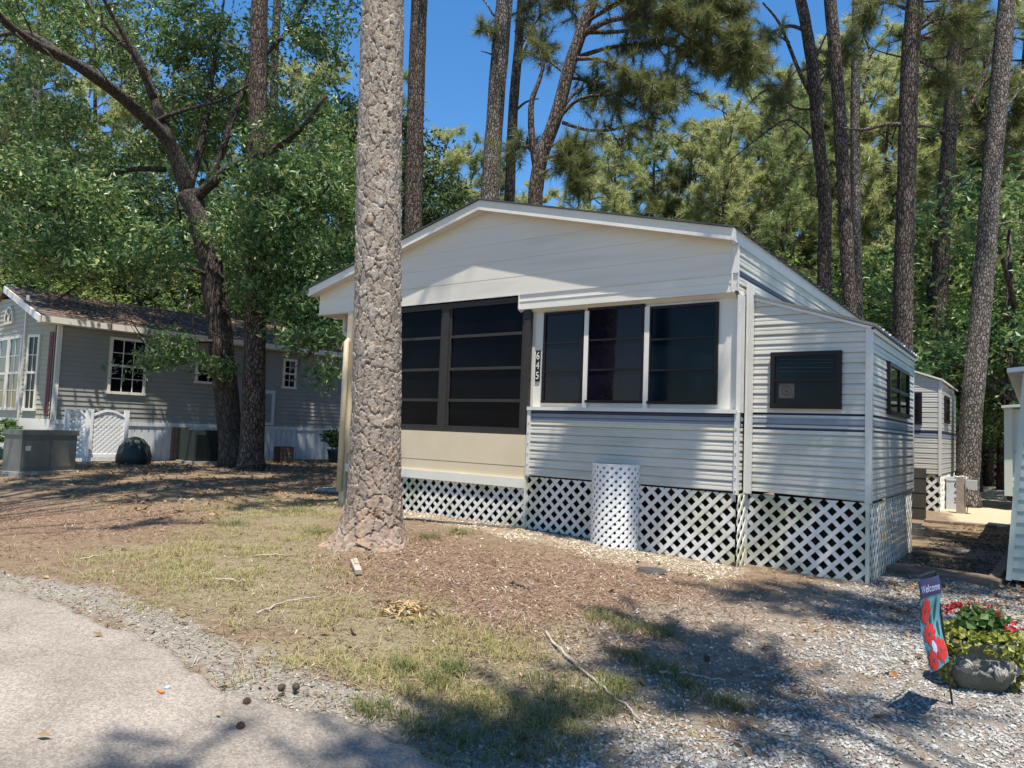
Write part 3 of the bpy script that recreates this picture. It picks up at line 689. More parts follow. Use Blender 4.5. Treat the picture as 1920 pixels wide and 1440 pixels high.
# side room
def ext_bands(z):
    if 0.232 < z < 0.262: return 1
    if 0.135 < z < 0.225: return 2
    if 0.095 < z < 0.115: return 1
    return 0
XL = -2.31; ztl, ztr = 1.415, 1.05
mb = MB(); siding(mb, (0, YE, ZR), EX, NF, [(XL, -0.513), (XE, -0.535), (XE, ztr), (XL, ztl)], -0.53, 0.0975, 0.017, ALU, ext_bands)
mb.build('side_room_front', SM, home)
YE2 = 10.05
mb = MB(); siding(mb, (XE, 0, ZR), EY, EX, [(YE, -0.535), (YE2, -0.55), (YE2, ztr), (YE, ztr)], -0.53, 0.0975, 0.017, ALU, ext_bands)
mb.build('side_room_side', SM, home)
mb = MB(); mb.prism([(XL, -0.5), (XE-0.012, -0.52), (XE-0.012, ztr-0.01), (XL, ztl-0.01)], (0, YE+0.012, ZR), EX, EZ, EY*(YE2-YE-0.02)); mb.build('side_room_core', [M['void']], home)
mb = MB(); mb.box((XE-0.035, YE-0.022, ZR-0.545), (XE+0.020, YE+0.04, ZR+ztr)); rivets(mb, [(XE-0.01, YE-0.024, ZR+z) for z in np.arange(-0.5, 1.0, 0.11)]); mb.build('side_room_trim', [M['trim']], home)
mb = MB(); mb.box((XE-0.03, YE2-0.03, ZR-0.56), (XE+0.02, YE2+0.01, ZR+ztr)); mb.build('side_room_trim', [M['trim']], home)
mb = MB()
mb.prism([(XL-0.02, ztl-0.015), (XE+0.03, ztr-0.012), (XE+0.03, ztr+0.014), (XL-0.02, ztl+0.014)], (0, YE-0.03, ZR), EX, EZ, EY*0.03)
mb.box((XE+0.012, YE-0.03, ZR+ztr-0.03), (XE+0.03, YE2+0.03, ZR+ztr+0.01))
mb.build('side_room_edge_trim', [M['trim']], home)
mb = MB(); mb.add(*corrugated(XL-0.05, ZR+ztl+0.022, XE+0.07, ZR+ztr+0.012, YE-0.05, YE2+0.06, 0.19, 0.028)); mb.build('side_room_roof', [M['galv']], home)
OE = np.array([0, YE-0.018, ZR])
sw = sash_window(home, OE, EX, NF, -2.127, -1.476, 0.305, 0.856, 2, fw=0.042, bars=0.014, gm='glassblue', rowh=[0.5])
mb = MB(); mb.obox(OE, EX, NF, -2.047, -1.90, 0.405, 0.548, 0.013, 0.0145)
mb.build('paper_sticker', [mat('faded_paper', (0.10, 0.085, 0.08), (0.075, 0.06, 0.06), 30, 0.7)], sw)
mb = MB()
for r0, r1 in ((0.040, 0.046), (0.006, 0.016)):
    n = 20; Vr = []; 
    for rr in (r0, r1): Vr += [(-1.9735+rr*math.cos(2*math.pi*k/n), OE[1]-0.0155, ZR+0.4765+rr*math.sin(2*math.pi*k/n)) for k in range(n)]
    mb.add(Vr, [(k, (k+1) % n, n+(k+1) % n, n+k) for k in range(n)])
mb.build('round_emblem', [M['ink']], sw)
mb = MB()
for z in (0.66, 0.70, 0.745, 0.775): mb.beam((-2.05, OE[1]-0.0135, ZR+z+0.006), (-1.56, OE[1]-0.0135, ZR+z-0.004), 0.001, 0.0016)
mb.build('blind_cord', [M['pedestal_dark']], sw)
sash_window(home, np.array([XE+0.018, 0, ZR]), EY, EX, 8.09, 9.46, 0.30, 0.83, 2, 2, fw=0.04, bars=0.018)
# skirts
LAT = [M['lattice']]
def skirt(name, O, U, N, u0, u1, zt, back=True, pitch=0.102, width=0.040, off=0.0, gap=0.02):
    O = np.array(O, float); U = np.array(U, float); pts = []
    n = 5; low = []
    for k in range(n+1):
        u = u0+(u1-u0)*k/n; q = O+U*u; low.append((u, gz(q[0], q[1])-ZR-gap))
    # convex outline: straight bottom just under the ground line
    mb = MB(); lattice(mb, O, U, N, [(u0, low[0][1]), (u1, low[-1][1]), (u1, zt), (u0, zt)], pitch, width, 0.006, 0, off)
    return mb.build(name, LAT, home)
OS = np.array([0, Y0+0.02, ZR])
skirt('lattice_skirt', OS, EX, NF, -7.9, -4.84, -0.672)
skirt('lattice_skirt', OS-EY*0.008, EX, NF, -4.825, -3.62, -0.535, off=0.03)
skirt('lattice_skirt', OS-EY*0.004, EX, NF, -3.62, -2.37, -0.535, off=0.05)
skirt('lattice_skirt', (-2.362, 0, ZR), EY, EX, Y0+0.03, YE-0.01, -0.54)
skirt('lattice_skirt', (0, YE+0.012, ZR), EX, NF, -2.345, XE-0.01, -0.545, off=0.02)
skirt('lattice_skirt', (XE-0.008, 0, ZR), EY, EX, YE+0.02, 8.55, -0.56)
skirt('lattice_skirt', (XE-0.012, 0, ZR), EY, EX, 8.6, YE2, -0.56, off=0.04)
for a_, b_ in (((-2.372, YE-0.03, ZR-1.28), (-2.34, YE+0.0, ZR-0.54)), ((-4.845, Y0-0.012, ZR-1.16), (-4.815, Y0+0.03, ZR-0.54)), ((XE-0.03, YE-0.005, ZR-1.30), (XE+0.002, YE+0.022, ZR-0.545))):
    MB().box(a_, b_).build('skirt_post', [M['lattice']], home)
mb = MB(); mb.box((-7.9, Y0+0.9, ZR-1.16), (-2.42, Y0+0.95, ZR-0.6)); mb.box((-2.3, YE+0.75, ZR-1.30), (XE-0.35, YE+0.8, ZR-0.55)); mb.box((XE-0.42, YE+0.75, ZR-1.30), (XE-0.37, YE2, ZR-0.55)); mb.build('underfloor_shade', [M['void']], home)  # dark sheets standing in for the shade under the floors

# round lattice screen standing in front
c = gp(1131, 1026); R = 0.25; cs = thing('lattice_screen', (c[0], c[1]+0.1, gz(c[0], c[1])), 'short white curved lattice screen standing upright against the front of the trailer', 'lattice screen')
mb = MB(); Hs = 0.87; zb0 = gz(c[0], c[1])-0.02; Lw = 2*math.pi*R*0.80; s2 = math.sqrt(.5)
for fam, (a, b) in enumerate(((s2, s2), (s2, -s2))):
    poly = [(0, 0), (Lw, 0), (Lw, Hs), (0, Hs)]; vals = [a*p[0]+b*p[1] for p in poly]; cc = math.floor(min(vals)/0.062)*0.062
    while cc < max(vals):
        q = clip_half(clip_half(poly, a, b, cc+0.0175), -a, -b, -(cc-0.0175))
        if len(q) >= 3:
            u_lo = min(p[0] for p in q); u_hi = max(p[0] for p in q); k = u_lo
            while k < u_hi-1e-6:
                k2 = min(k+0.04, u_hi); qq = clip_half(clip_half(q, 1, 0, k2), -1, 0, -k)
                if len(qq) >= 3:
                    rr = R+0.005*fam
                    def wr(p, r_): th = -math.pi*0.5-36*math.pi/180*0-(Lw/2-p[0])/R; return (c[0]+r_*math.cos(th), c[1]+R+r_*math.sin(th), zb0+p[1])
                    n = len(qq); V = [wr(p, rr) for p in qq]+[wr(p, rr+0.005) for p in qq]
                    mb.add(V, [tuple(range(n))[::-1], tuple(range(n, 2*n))]+[(i, (i+1) % n, n+(i+1) % n, n+i) for i in range(n)])
                k = k2
        cc += 0.062
mb.build('lattice_sheet', [M['lattice_clean']], cs)
mb = MB(); pts = []
for k in range(25):
    th = -math.pi*0.5-(Lw/2-Lw*k/24)/R; pts.append((c[0]+(R+0.006)*math.cos(th), c[1]+R+(R+0.006)*math.sin(th), zb0+Hs))
mb.tube(pts, 0.010, 6); mb.build('top_edge', [M['lattice_clean']], cs)
mb = MB(); mb.lathe((c[0], c[1]+R, zb0), [(0.17, 0), (0.17, 0.55), (0.12, 0.64), (0.0, 0.66)], 16); mb.build('tank', [M['void']], cs, True)

# ------------------------------------------------------------------ grey house on the left
HU = np.array([math.sin(math.radians(5.0)), math.cos(math.radians(5.0)), 0]); HN = np.array([HU[1], -HU[0], 0])
HP = np.array([-16.55, 9.3, 0.0])
def hw(px, py):
    q = hitplane(px, py, HP, HN); return float(np.dot(q-HP, HU)), float(q[2])
uC, zE0 = hw(109, 605); uF, zE1 = hw(660, 668)
zE = 0.5*(hw(150, 604)[1]+hw(343, 626)[1]); zS = hw(440, 797)[1]; zB = gz(*(HP+HU*1)[:2])
uEnd = uF+2.5; uBack = uF+4.0
gh = thing('mobile_home', (HP[0]+HU[0]*2-2, HP[1]+HU[1]*2, zB), 'grey vinyl sided house with brown shingle roof in deep shade behind the twin tree trunks', 'mobile home')
HO = HP.copy()
mb = MB(); siding(mb, HO, HU, HN, [(uC, zS), (uBack, zS), (uBack, zE-0.1), (uC, zE-0.1)], zS, 0.105, 0.016, LAP); mb.build('side_wall', [M['gsiding']], gh)
mb = MB(); mb.obox(HO, HU, HN, uC+0.1, uBack, zS-0.02, zE, -4.6, -0.01); mb.build('wall_core', [M['gsiding']], gh)
mb = MB(); mb.obox(HO, HU, HN, uC, uBack, zS-0.09, zS, 0, 0.035); mb.build('band_board', [M['skirt']], gh)
mb = MB(); siding(mb, HO, HU, HN, [(uC, zB-0.1), (uBack, zB-0.1), (uBack, zS-0.09), (uC, zS-0.09)], 0, 10, 0.0)
k = uC
while k < uBack:
    mb.obox(HO, HU, HN, k, k+0.13, zB-0.1, zS-0.09, -0.02, 0.014); k += 0.155
mb.build('skirting', [M['skirt']], gh)
mb = MB(); mb.obox(HO, HU, HN, uC-0.0, uC+0.09, zB-0.05, zE-0.1, -0.05, 0.03); mb.build('corner_post', [M['white']], gh)
# roof
ov = 0.32; zr = zE+0.86; hw_ = 2.35
mb = MB()
for sgn in (1,):
    a = [(ov, zE-0.02), (-hw_, zr), (-2*hw_-ov, zE-0.02), (-2*hw_-ov, zE-0.10), (-hw_, zr-0.08), (ov, zE-0.10)]
    mb.prism(a, HO+HU*(uC-0.42), HN, EZ, HU*(uBack-uC+0.8))
# shingle courses
for k in range(14):
    t = k/14; n0 = ov-(ov+hw_)*t; z0_ = zE-0.02+(zr-zE+0.02)*t
    n1 = ov-(ov+hw_)*(t+1/14); z1_ = zE-0.02+(zr-zE+0.02)*(t+1/14)
    b_ = HO+HU*(uC-0.42); e_ = HU*(uBack-uC+0.8)
    A = b_+HN*n0+EZ*(z0_+0.018); B = b_+HN*n1+EZ*(z1_+0.004)
    mb.add([A, A+e_, B+e_, B, A-EZ*0.018, A+e_-EZ*0.018], [(0, 1, 2, 3), (4, 5, 1, 0)])
mb.build('roof', [M['shingle']], gh)
mb = MB(); mb.obox(HO, HU, HN, uC-0.40, uBack, zE-0.13, zE-0.005, ov, ov+0.02); mb.obox(HO, HU, HN, uC-0.40, uBack, zE-0.13, zE-0.11, 0.0, ov); mb.build('eave_fascia', [M['white']], gh)
mb = MB(); mb.prism([(ov+0.02, zE-0.15), (-hw_, zr-0.14), (-hw_, zr+0.01), (ov+0.02, zE+0.0)], HO+HU*(uC-0.45), HN, EZ, HU*0.03); mb.build('rake_board', [M['white']], gh)
# windows: frame with grid of thin bars
def grid_window(parent, O, U, N, u0, u1, z0, z1, nc, nr, split=True, name='window', fw=0.06):
    mb = MB()
    mb.obox(O, U, N, u0, u1, z1-fw, z1, 0, 0.045); mb.obox(O, U, N, u0-0.02, u1+0.02, z0, z0+fw, 0, 0.055)
    mb.obox(O, U, N, u0, u0+fw, z0+fw, z1-fw, 0, 0.045); mb.obox(O, U, N, u1-fw, u1, z0+fw, z1-fw, 0, 0.045)
    if split: mb.obox(O, U, N, u0+fw, u1-fw, (z0+z1)/2-0.025, (z0+z1)/2+0.025, 0.01, 0.042)
    for k in range(1, nc):
        u = u0+fw+(u1-u0-2*fw)*k/nc; mb.obox(O, U, N, u-0.009, u+0.009, z0+fw, z1-fw, 0.02, 0.034)
    for k in range(1, nr):
        if split and k*2 == nr: continue
        z = z0+fw+(z1-z0-2*fw)*k/nr; mb.obox(O, U, N, u0+fw, u1-fw, z-0.008, z+0.008, 0.02, 0.033)
    wn = mb.build(name, [M['white']], parent)
    g = MB(); g.obox(O, U, N, u0+fw*.8, u1-fw*.8, z0+fw*.8, z1-fw*.8, 0.018, 0.024); g.build('pane', [M['glass']], wn)
    return wn
def hwin(x0, y0, x1, y1, nc, nr, split=True):
    a, z1 = hw(x0, y0); b, z0 = hw(x1, y1); return grid_window(gh, HO, HU, HN, a, b, z0, z1, nc, nr, split)
hwin(207, 631, 270, 742, 3, 4)
hwin(367, 678, 412, 722, 2, 2, False)
hwin(531, 672, 553, 730, 2, 4)
a, z1 = hw(478, 730); b, z0 = hw(511, 796)
mb = MB(); mb.obox(HO, HU, HN, a, b, z0-0.02, z1, 0.0, 0.05); ad = mb.build('access_door', [M['skirt']], gh)
mb = MB(); mb.obox(HO, HU, HN, a+0.06, b-0.09, z0+0.05, z1-0.09, 0.05, 0.058); mb.build('door_panel', [M['stripe_blue']], ad)
a, z1 = hw(321, 800); b, _ = hw(420, 862); a2, _ = hw(352, 800)
mb = MB()
for k in range(5):
    u = a+(a2-a)*k/5; mb.obox(HO, HU, HN, u, u+(a2-a)/5-0.012, zB-0.02, zS-0.1, 0.03, 0.06)
mb.build('brown_skirt_panel', [M['wood']], gh)
# bay front (faces the road), built in two facets
Cc = HO+HU*uC
F1 = HU*(-0.30)-HN*1.0; F1 /= np.linalg.norm(F1); F1n = np.cross(F1, EZ); F1n = -F1n if np.dot(F1n, CAM-Cc) < 0 else F1n
def fplane(px, py): q = hitplane(px, py, Cc, F1n); return float(np.dot(q-Cc, F1)), float(q[2])
uA, _ = fplane(42, 700); zt_ = zE+0.05
mb = MB(); siding(mb, Cc, F1, F1n, [(0.05, zS), (uA, zS), (uA, zE+0.5), (0.05, zE-0.05)], zS, 0.105, 0.014, LAP)
C2 = Cc+F1*uA; F2 = -HN*1.0-HU*0.02; F2 /= np.linalg.norm(F2); F2n = np.cross(F2, EZ); F2n = -F2n if np.dot(F2n, CAM-C2) < 0 else F2n
siding(mb, C2, F2, F2n, [(0.0, zS), (3.2, zS), (3.2, zE+0.7), (0.0, zE+0.5)], zS, 0.105, 0.014, LAP)
mb.build('bay_wall', [M['baysiding']], gh)
mb = MB(); mb.obox(Cc, F1, F1n, 0, uA, zB-0.1, zS, -0.05, 0.02); mb.obox(C2, F2, F2n, 0, 3.2, zB-0.1, zS, -0.05, 0.02); mb.build('bay_base', [M['white']], gh)
mb = MB(); mb.obox(C2, F2, F2n, -0.03, 0.03, zB, zE+0.55, -0.01, 0.03); mb.build('bay_trim', [M['white']], gh)
a, z1 = fplane(79, 627); b, z0 = fplane(45, 770)
grid_window(gh, Cc, F1, F1n, min(a, b), max(a, b), z0, z1, 2, 4)
zw1, zw0 = z1, z0
def f2(px, py): q = hitplane(px, py, C2, F2n); return float(np.dot(q-C2, F2)), float(q[2])
a, _ = f2(40, 700); b, _ = f2(17, 700); grid_window(gh, C2, F2, F2n, a, b, zw0, zw1, 2, 4)
a, _ = f2(15, 700); b, _ = f2(-14, 700); grid_window(gh, C2, F2, F2n, a, b, zw0, zw1, 2, 4)
a, zz1 = fplane(103, 622); b, zz0 = fplane(84, 780); a, b = min(a, b), max(a, b)
mb = MB(); mb.obox(Cc, F1, F1n, a, b, zz0, zz1, 0.005, 0.03)
k = zz0+0.08
while k < zz1-0.1: mb.obox(Cc, F1, F1n, a+0.05, b-0.05, k, k+0.025, 0.03, 0.042); k += 0.05
mb.build('shutter', [M['shutter']], gh)
q0, zf = f2(20, 596); mb = MB(); g = MB(); n = 10
arc = [(q0+0.30*math.cos(math.pi*k/n), zf-0.1+0.36*math.sin(math.pi*k/n)) for k in range(n+1)]
arci = [(q0+0.24*math.cos(math.pi*k/n), zf-0.05+0.27*math.sin(math.pi*k/n)) for k in range(n+1)]
for k in range(n): mb.prism([arc[k], arc[k+1], arci[k+1], arci[k]], C2, F2, EZ, F2n*0.05)
mb.prism([arc[0], (arc[0][0], arc[0][1]-0.05), (arc[n][0], arc[n][1]-0.05), arc[n]], C2, F2, EZ, F2n*0.052)
for k in (3, 5, 7): mb.beam(C2+F2*q0+EZ*(zf-0.12)+F2n*0.04, C2+F2*(q0+(arci[k][0]-q0)*1.1)+EZ*(arci[k][1]+0.012)+F2n*0.04, 0.015, 0.015, up=tuple(F2n))
fw_ = mb.build('fan_window', [M['white']], gh); g.prism(arci, C2+F2n*0.015, F2, EZ, F2n*0.01); g.build('pane', [M['glass']], fw_)

# ------------------------------------------------------------------ neighbour trailer at the right edge
c = gp(1886, 1098); YN, zN = c[1], gz(c[0], c[1])
t = atY(1918, 700, YN); bl = atY(1886, 1085, YN)
nb = thing('trailer', (c[0]+1.2, YN+2, zN), 'pale green sided trailer cut off by the right edge of the picture', 'trailer')
mb = MB(); siding(mb, (0, YN, 0), EX, NF, [(bl[0]+0.03, bl[2]), (bl[0]+2.4, bl[2]), (bl[0]+2.4, t[2]+0.05), (t[0]+0.03, t[2])], bl[2], 0.105, 0.014, LAP); mb.build('front_siding', [M['greensiding']], nb)
mb = MB(); mb.prism([(bl[0]-0.0, bl[2]-0.01), (bl[0]+0.045, bl[2]-0.01), (t[0]+0.045, t[2]), (t[0], t[2])], (0, YN-0.02, 0), EX, EZ, EY*0.05); mb.build('corner_trim', [M['greensiding']], nb)
mb = MB(); mb.prism([(bl[0]+0.02, bl[2]), (bl[0]+2.4, bl[2]), (bl[0]+2.4, t[2]), (t[0]+0.02, t[2])], (0, YN+0.02, 0), EX, EZ, EY*6.0); mb.build('side_wall', [M['greensiding']], nb)
mb = MB(); mb.prism([(t[0]-0.12, t[2]), (bl[0]+2.5, t[2]+0.25), (bl[0]+2.5, t[2]+0.29), (t[0]-0.12, t[2]+0.04)], (0, YN-0.12, 0), EX, EZ, EY*6.3); mb.build('roof', [M['galv']], nb)
mb = MB(); mb.box((bl[0]+0.25, YN+0.2, zN-0.1), (bl[0]+2.3, YN+5.9, bl[2]+0.01)); mb.build('base', [M['void']], nb)
# leaning scrap timber at its foot
q = gp(1868, 1092)
for k, (da, ln) in enumerate(((0.1, 0.62), (0.35, 0.5))):
    mb = MB(); a = np.array([q[0]-0.02+0.04*k, q[1]+0.12*k, gz(q[0], q[1])+0.03]); mb.beam(a, a+np.array([0.16, 0.5*ln+da, 0.24-0.1*k]), 0.09, 0.035)
    o = mb.build('timber_offcut', [M['wood']]); recentre(o); tag(o, ('short board propped against the green trailer, nearer one', 'short board propped against the green trailer, farther one')[k], 'board', 'boards against the green trailer')

# ------------------------------------------------------------------ white trailer room behind
c = gp(1763, 960); XB, YBk, zg = c[0], c[1], gz(c[0], c[1])
wt = thing('trailer', (XB-1, YBk+2, zg), 'bright white sided trailer with lattice skirt further back along the path', 'trailer')
tl = atY(1712, 697, YBk); tr_ = atY(1768, 714, YBk); sb = atY(1764, 890, YBk)[2]; zst = atY(1740, 812, YBk)[2]
def wb(z):
    if zst-0.0 < z < zst+0.05: return 1
    if zst-0.1 < z < zst-0.0: return 2
    return 0
xl = tl[0]-1.0; sl_r = (tl[2]-tr_[2])/(tr_[0]-tl[0])
mb = MB(); siding(mb, (0, YBk, 0), EX, NF, [(xl, sb), (XB, sb), (XB, tr_[2]), (xl, tr_[2]+sl_r*(XB-xl))], sb, 0.1, 0.011, ALU, wb); mb.build('front_siding', SM, wt)
mb = MB(); siding(mb, (XB, 0, 0), EY, EX, [(YBk, sb), (YBk+3.2, sb), (YBk+3.2, tr_[2]-0.1), (YBk, tr_[2])], sb, 0.1, 0.011, ALU, wb); mb.build('side_siding', SM, wt)
mb = MB(); mb.prism([(xl, sb), (XB-0.015, sb), (XB-0.015, tr_[2]), (xl, tr_[2]+sl_r*(XB-xl))], (0, YBk+0.015, 0), EX, EZ, EY*3.1); mb.build('wall_core', [M['white']], wt)
mb = MB(); mb.box((XB-0.03, YBk-0.02, sb-0.02), (XB+0.02, YBk+0.03, tr_[2])); mb.build('corner_trim', [M['trim']], wt)
mb = MB(); mb.prism([(xl, tr_[2]+sl_r*(XB-xl)+0.01), (XB+0.05, tr_[2]-0.005), (XB+0.05, tr_[2]+0.03), (xl, tr_[2]+sl_r*(XB-xl)+0.05)], (0, YBk-0.06, 0), EX, EZ, EY*3.3); mb.build('roof', [M['white']], wt)
def yb(px, py): q = atY(px, py, YBk); return q[0], q[2]
a, z1 = yb(1706, 736); b, z0 = yb(1729, 796); sash_window(wt, np.array([0, YBk-0.012, 0]), EX, NF, a, b, z0, z1, 2, fw=0.05, bars=0.02)
q1 = atX(1769, 742, XB); q2 = atX(1777, 795, XB); sash_window(wt, np.array([XB+0.012, 0, 0]), EY, EX, q1[1], max(q2[1], q1[1]+0.6), q2[2], q1[2], 2, fw=0.05, bars=0.02)
def lat_free(parent, O, U, N, u0, u1, z0, z1, pitch=0.14, width=0.055):
    mb = MB(); lattice(mb, O, U, N, [(u0, z0), (u1, z0), (u1, z1), (u0, z1)], pitch, width); return mb.build('lattice_skirt', LAT, parent)
lat_free(wt, (0, YBk+0.02, 0), EX, NF, xl, XB, zg-0.02, sb); lat_free(wt, (XB-0.01, 0, 0), EY, EX, YBk+0.03, YBk+3.0, zg-0.02, sb)
mb = MB(); mb.box((xl, YBk+0.6, zg-0.1), (XB-0.3, YBk+2.9, sb)); mb.build('underfloor_shade', [M['void']], wt)  # dark block in place of the shade below this trailer

# ------------------------------------------------------------------ far home beyond the trees at the right
q = P(1862, 840, 27); zq = gz(q[0], q[1]); fh_ = thing('mobile_home', (q[0]+1, q[1]+1, zq), 'distant pale home raised on dark lattice, partly behind the green trailer', 'mobile home')
s0 = 27/FPX
mb = MB(); siding(mb, (q[0]-0.2, q[1], 0), EX, NF, [(-0.3, zq+0.75), (4, zq+0.75), (4, zq+2.3), (-0.3, zq+2.3)], zq+0.75, 0.15, 0.02, LAP); mb.build('front_wall', [M['siding']], fh_)
mb = MB(); mb.box((q[0]-0.5, q[1]+0.05, zq+0.7), (q[0]+4, q[1]+5, zq+2.4)); mb.build('wall_core', [M['siding']], fh_)
mb = MB(); mb.prism([(-0.9, zq+2.3), (4.4, zq+2.3), (4.4, zq+2.4), (1.8, zq+3.1), (-0.9, zq+2.42)], (q[0], q[1]-0.3, 0), EX, EZ, EY*5.5); mb.build('roof', [M['shingle']], fh_)
lat_free(fh_, (q[0]-0.2, q[1]+0.03, 0), EX, NF, -0.3, 4, zq-0.02, zq+0.75, 0.2, 0.05)
mb = MB(); mb.box((q[0]-0.4, q[1]+0.5, zq-0.1), (q[0]+4, q[1]+4.6, zq+0.7)); mb.build('underfloor_shade', [M['void']], fh_)  # dark block in place of the shade below the far home
sash_window(fh_, np.array([q[0], q[1]-0.02, 0]), EX, NF, 0.15, 0.75, zq+1.45, zq+2.05, 1, 2, fw=0.05)
# green porch cabin (top right, behind the neighbour)
q = P(1896, 800, 15.0); zq = gz(q[0], q[1]); gcb = thing('shed', (q[0]+0.6, q[1]+0.6, zq), 'green porch shed with a shallow roof just behind the green trailer', 'shed')
mb = MB(); mb.box((q[0]-0.12, q[1]-0.06, zq+0.3), (q[0]+0.02, q[1]+0.08, zq+2.12)); mb.build('porch_post', [M['greensiding']], gcb)
mb = MB(); siding(mb, (q[0], q[1]+0.02, 0), EX, NF, [(0.02, zq+0.45), (2, zq+0.45), (2, zq+1.2), (0.02, zq+1.2)], zq, 0.12, 0.01, LAP); mb.box((q[0]+0.02, q[1]+0.05, zq+0.1), (q[0]+2, q[1]+2, zq+2.1)); mb.build('wall', [M['greensiding']], gcb)
mb = MB(); mb.prism([(-0.16, zq+2.1), (2.2, zq+2.3), (2.2, zq+2.36), (-0.16, zq+2.15)], (q[0], q[1]-0.3, 0), EX, EZ, EY*2.6); mb.build('roof', [M['greensiding']], gcb)

# ------------------------------------------------------------------ power posts and numbers
def pedestal(px, py, hgt, lean, digits, label, scale=1.0):
    c = gp(px, py); z = gz(c[0], c[1]); t_ = thing('power_pedestal', (c[0], c[1], z), label, 'power pedestal')
    wq = 0.13*scale; L = np.array([lean, 0, 1.0]); L = L/np.linalg.norm(L); Ux = np.array([0.80, 0.60, 0]); Ux = Ux-L*np.dot(Ux, L); Ux /= np.linalg.norm(Ux); Nn = np.cross(Ux, L)
    mb = MB(); b0 = np.array([c[0], c[1], z-0.02])
    mb.prism([(-wq, 0), (wq, 0), (wq, hgt), (wq*0.7, hgt+0.05), (-wq*0.7, hgt+0.05), (-wq, hgt)], b0-Nn*0.0, Ux, L, -Nn*0.14)
    bx_ = mb.build('cabinet', [M['pedestal']], t_)
    mb = MB(); mb.prism([(-wq-0.01, hgt*0.96), (wq+0.01, hgt*0.96), (wq+0.01, hgt), (-wq-0.01, hgt)], b0+Nn*0.012, Ux, L, -Nn*0.17); mb.build('lid', [M['pedestal']], t_)
    for k, s in enumerate(digits):
        mb = MB(); text_on(mb, s, 0.155*scale, b0+Nn*0.003+Ux*wq*0.45+L*(hgt*0.82-k*0.155*scale), Ux, L, 0.002); mb.build('digit', [M['ink']], bx_)
    return t_
pedestal(1786, 955, 0.62, 0.01, '645', 'grey power pedestal numbered 645 beside a wooden post on the path')
c = gp(1802, 962); z = gz(c[0], c[1]); wp = thing('wooden_post', (c[0], c[1], z), 'square grey wooden post with a meter box on its side', 'post')
mb = MB(); mb.box((c[0]-0.075, c[1]-0.075, z-0.05), (c[0]+0.075, c[1]+0.075, z+0.66)); mb.build('post', [M['post']], wp)
mb = MB(); mb.box((c[0]+0.08, c[1]-0.10, z+0.46), (c[0]+0.26, c[1]+0.08, z+0.64)); mb.build('meter_box', [M['pedestal']], wp)
mb = MB()
for k in range(12):
    mb.tube([(c[0]-0.10+0.017*k, c[1]-0.06+0.05*random.random(), z+0.655), (c[0]-0.10+0.017*k+0.02*random.random(), c[1]-0.05, z+0.69+0.02*random.random())], 0.016, 5)
mb.build('white_rag', [M['white']], wp)
mb = MB(); mb.tube([(c[0]+0.10, c[1]-0.11, z+0.5), (c[0]+0.13, c[1]-0.13, z+0.38), (c[0]+0.20, c[1]-0.12, z+0.30), (c[0]+0.12, c[1]-0.1, z+0.18), (c[0]+0.10, c[1]-0.1, z+0.0)], 0.008, 5)
mb.build('cable', [M['black']], wp)
pedestal(1874, 893, 0.85, 0.42, '604', 'leaning white power pedestal numbered 604 near the distant home', 1.1)
# cable hose on the ground by it
q = [gp(1845, 893), gp(1855, 905), gp(1868, 912), gp(1885, 916), gp(1905, 915)]
mb = MB(); mb.tube([(p[0], p[1], gz(p[0], p[1])+0.03+(0.35 if k == 0 else 0)) for k, p in enumerate(q)], 0.025, 6); o = mb.build('hose', [M['black']]); recentre(o); tag(o, 'thick dark hose curving down to the leaf litter near the leaning pedestal', 'hose')

# ------------------------------------------------------------------ small things beside the path
def plank(name, px, py, L, wd, h, ang, mt, label, cat, group=None):
    c = gp(px, py); z = gz(c[0], c[1]); a = math.radians(ang); d = np.array([math.cos(a), math.sin(a), 0]); mb = MB()
    mb.beam(np.array([c[0], c[1], z+h/2-0.015])-d*L/2, np.array([c[0], c[1], z+h/2-0.012])+d*L/2, wd, h)
    me = mb.mesh(name, [M[mt]]); o = link(name, me); recentre(o); md = o.modifiers.new('b', 'BEVEL'); md.width = min(0.012, h*0.3); md.segments = 2
    return tag(o, label, cat, group)
g_ = 'timber steps along the path'
plank('timber_step', 1770, 1080, 0.95, 0.34, 0.06, -8, 'wood', 'wide brown board, nearest of the timber steps on the path', 'timber', g_)
plank('timber_step', 1772, 1046, 0.66, 0.16, 0.05, -3, 'wood', 'second timber step from the front, just beyond the wide brown board', 'timber', g_)
plank('timber_step', 1800, 1018, 0.70, 0.15, 0.05, 2, 'wood', 'third timber step from the front of the path', 'timber', g_)
plank('timber_step', 1812, 1000, 0.80, 0.15, 0.05, 0, 'wood', 'timber step lying second from the sandy clearing', 'timber', g_)
plank('timber_step', 1800, 984, 1.0, 0.16, 0.06, 0, 'wood', 'farthest timber step, at the edge of the sunny sand', 'timber', g_)
c = gp(1718, 1003); z = gz(c[0], c[1]); mb = MB(); mb.box((c[0]-0.10, c[1]-0.1, z-0.01), (c[0]+0.10, c[1]+0.1, z+0.10)); mb.box((c[0]-0.06, c[1]-0.06, z+0.1), (c[0]+0.06, c[1]+0.06, z+0.17)); o = mb.build('concrete_block', [M['concrete']]); recentre(o); tag(o, 'small grey concrete block beside the dark board at the corner of the trailer', 'block')
c = gp(1716, 975); z = gz(c[0], c[1]); mb = MB(); mb.box((-0.18, -0.02, -0.02), (0.14, 0.02, 0.86))
for k in range(3): mb.box((-0.18, -0.026, 0.2+0.25*k), (0.14, -0.0201, 0.22+0.25*k))
o = mb.build('leaning_board', [M['darkwood']]); o.location = (c[0], c[1]+0.15, z); o.rotation_euler = (-0.06, 0, 0.0); tag(o, 'tall dark board standing between the two trailers', 'board')

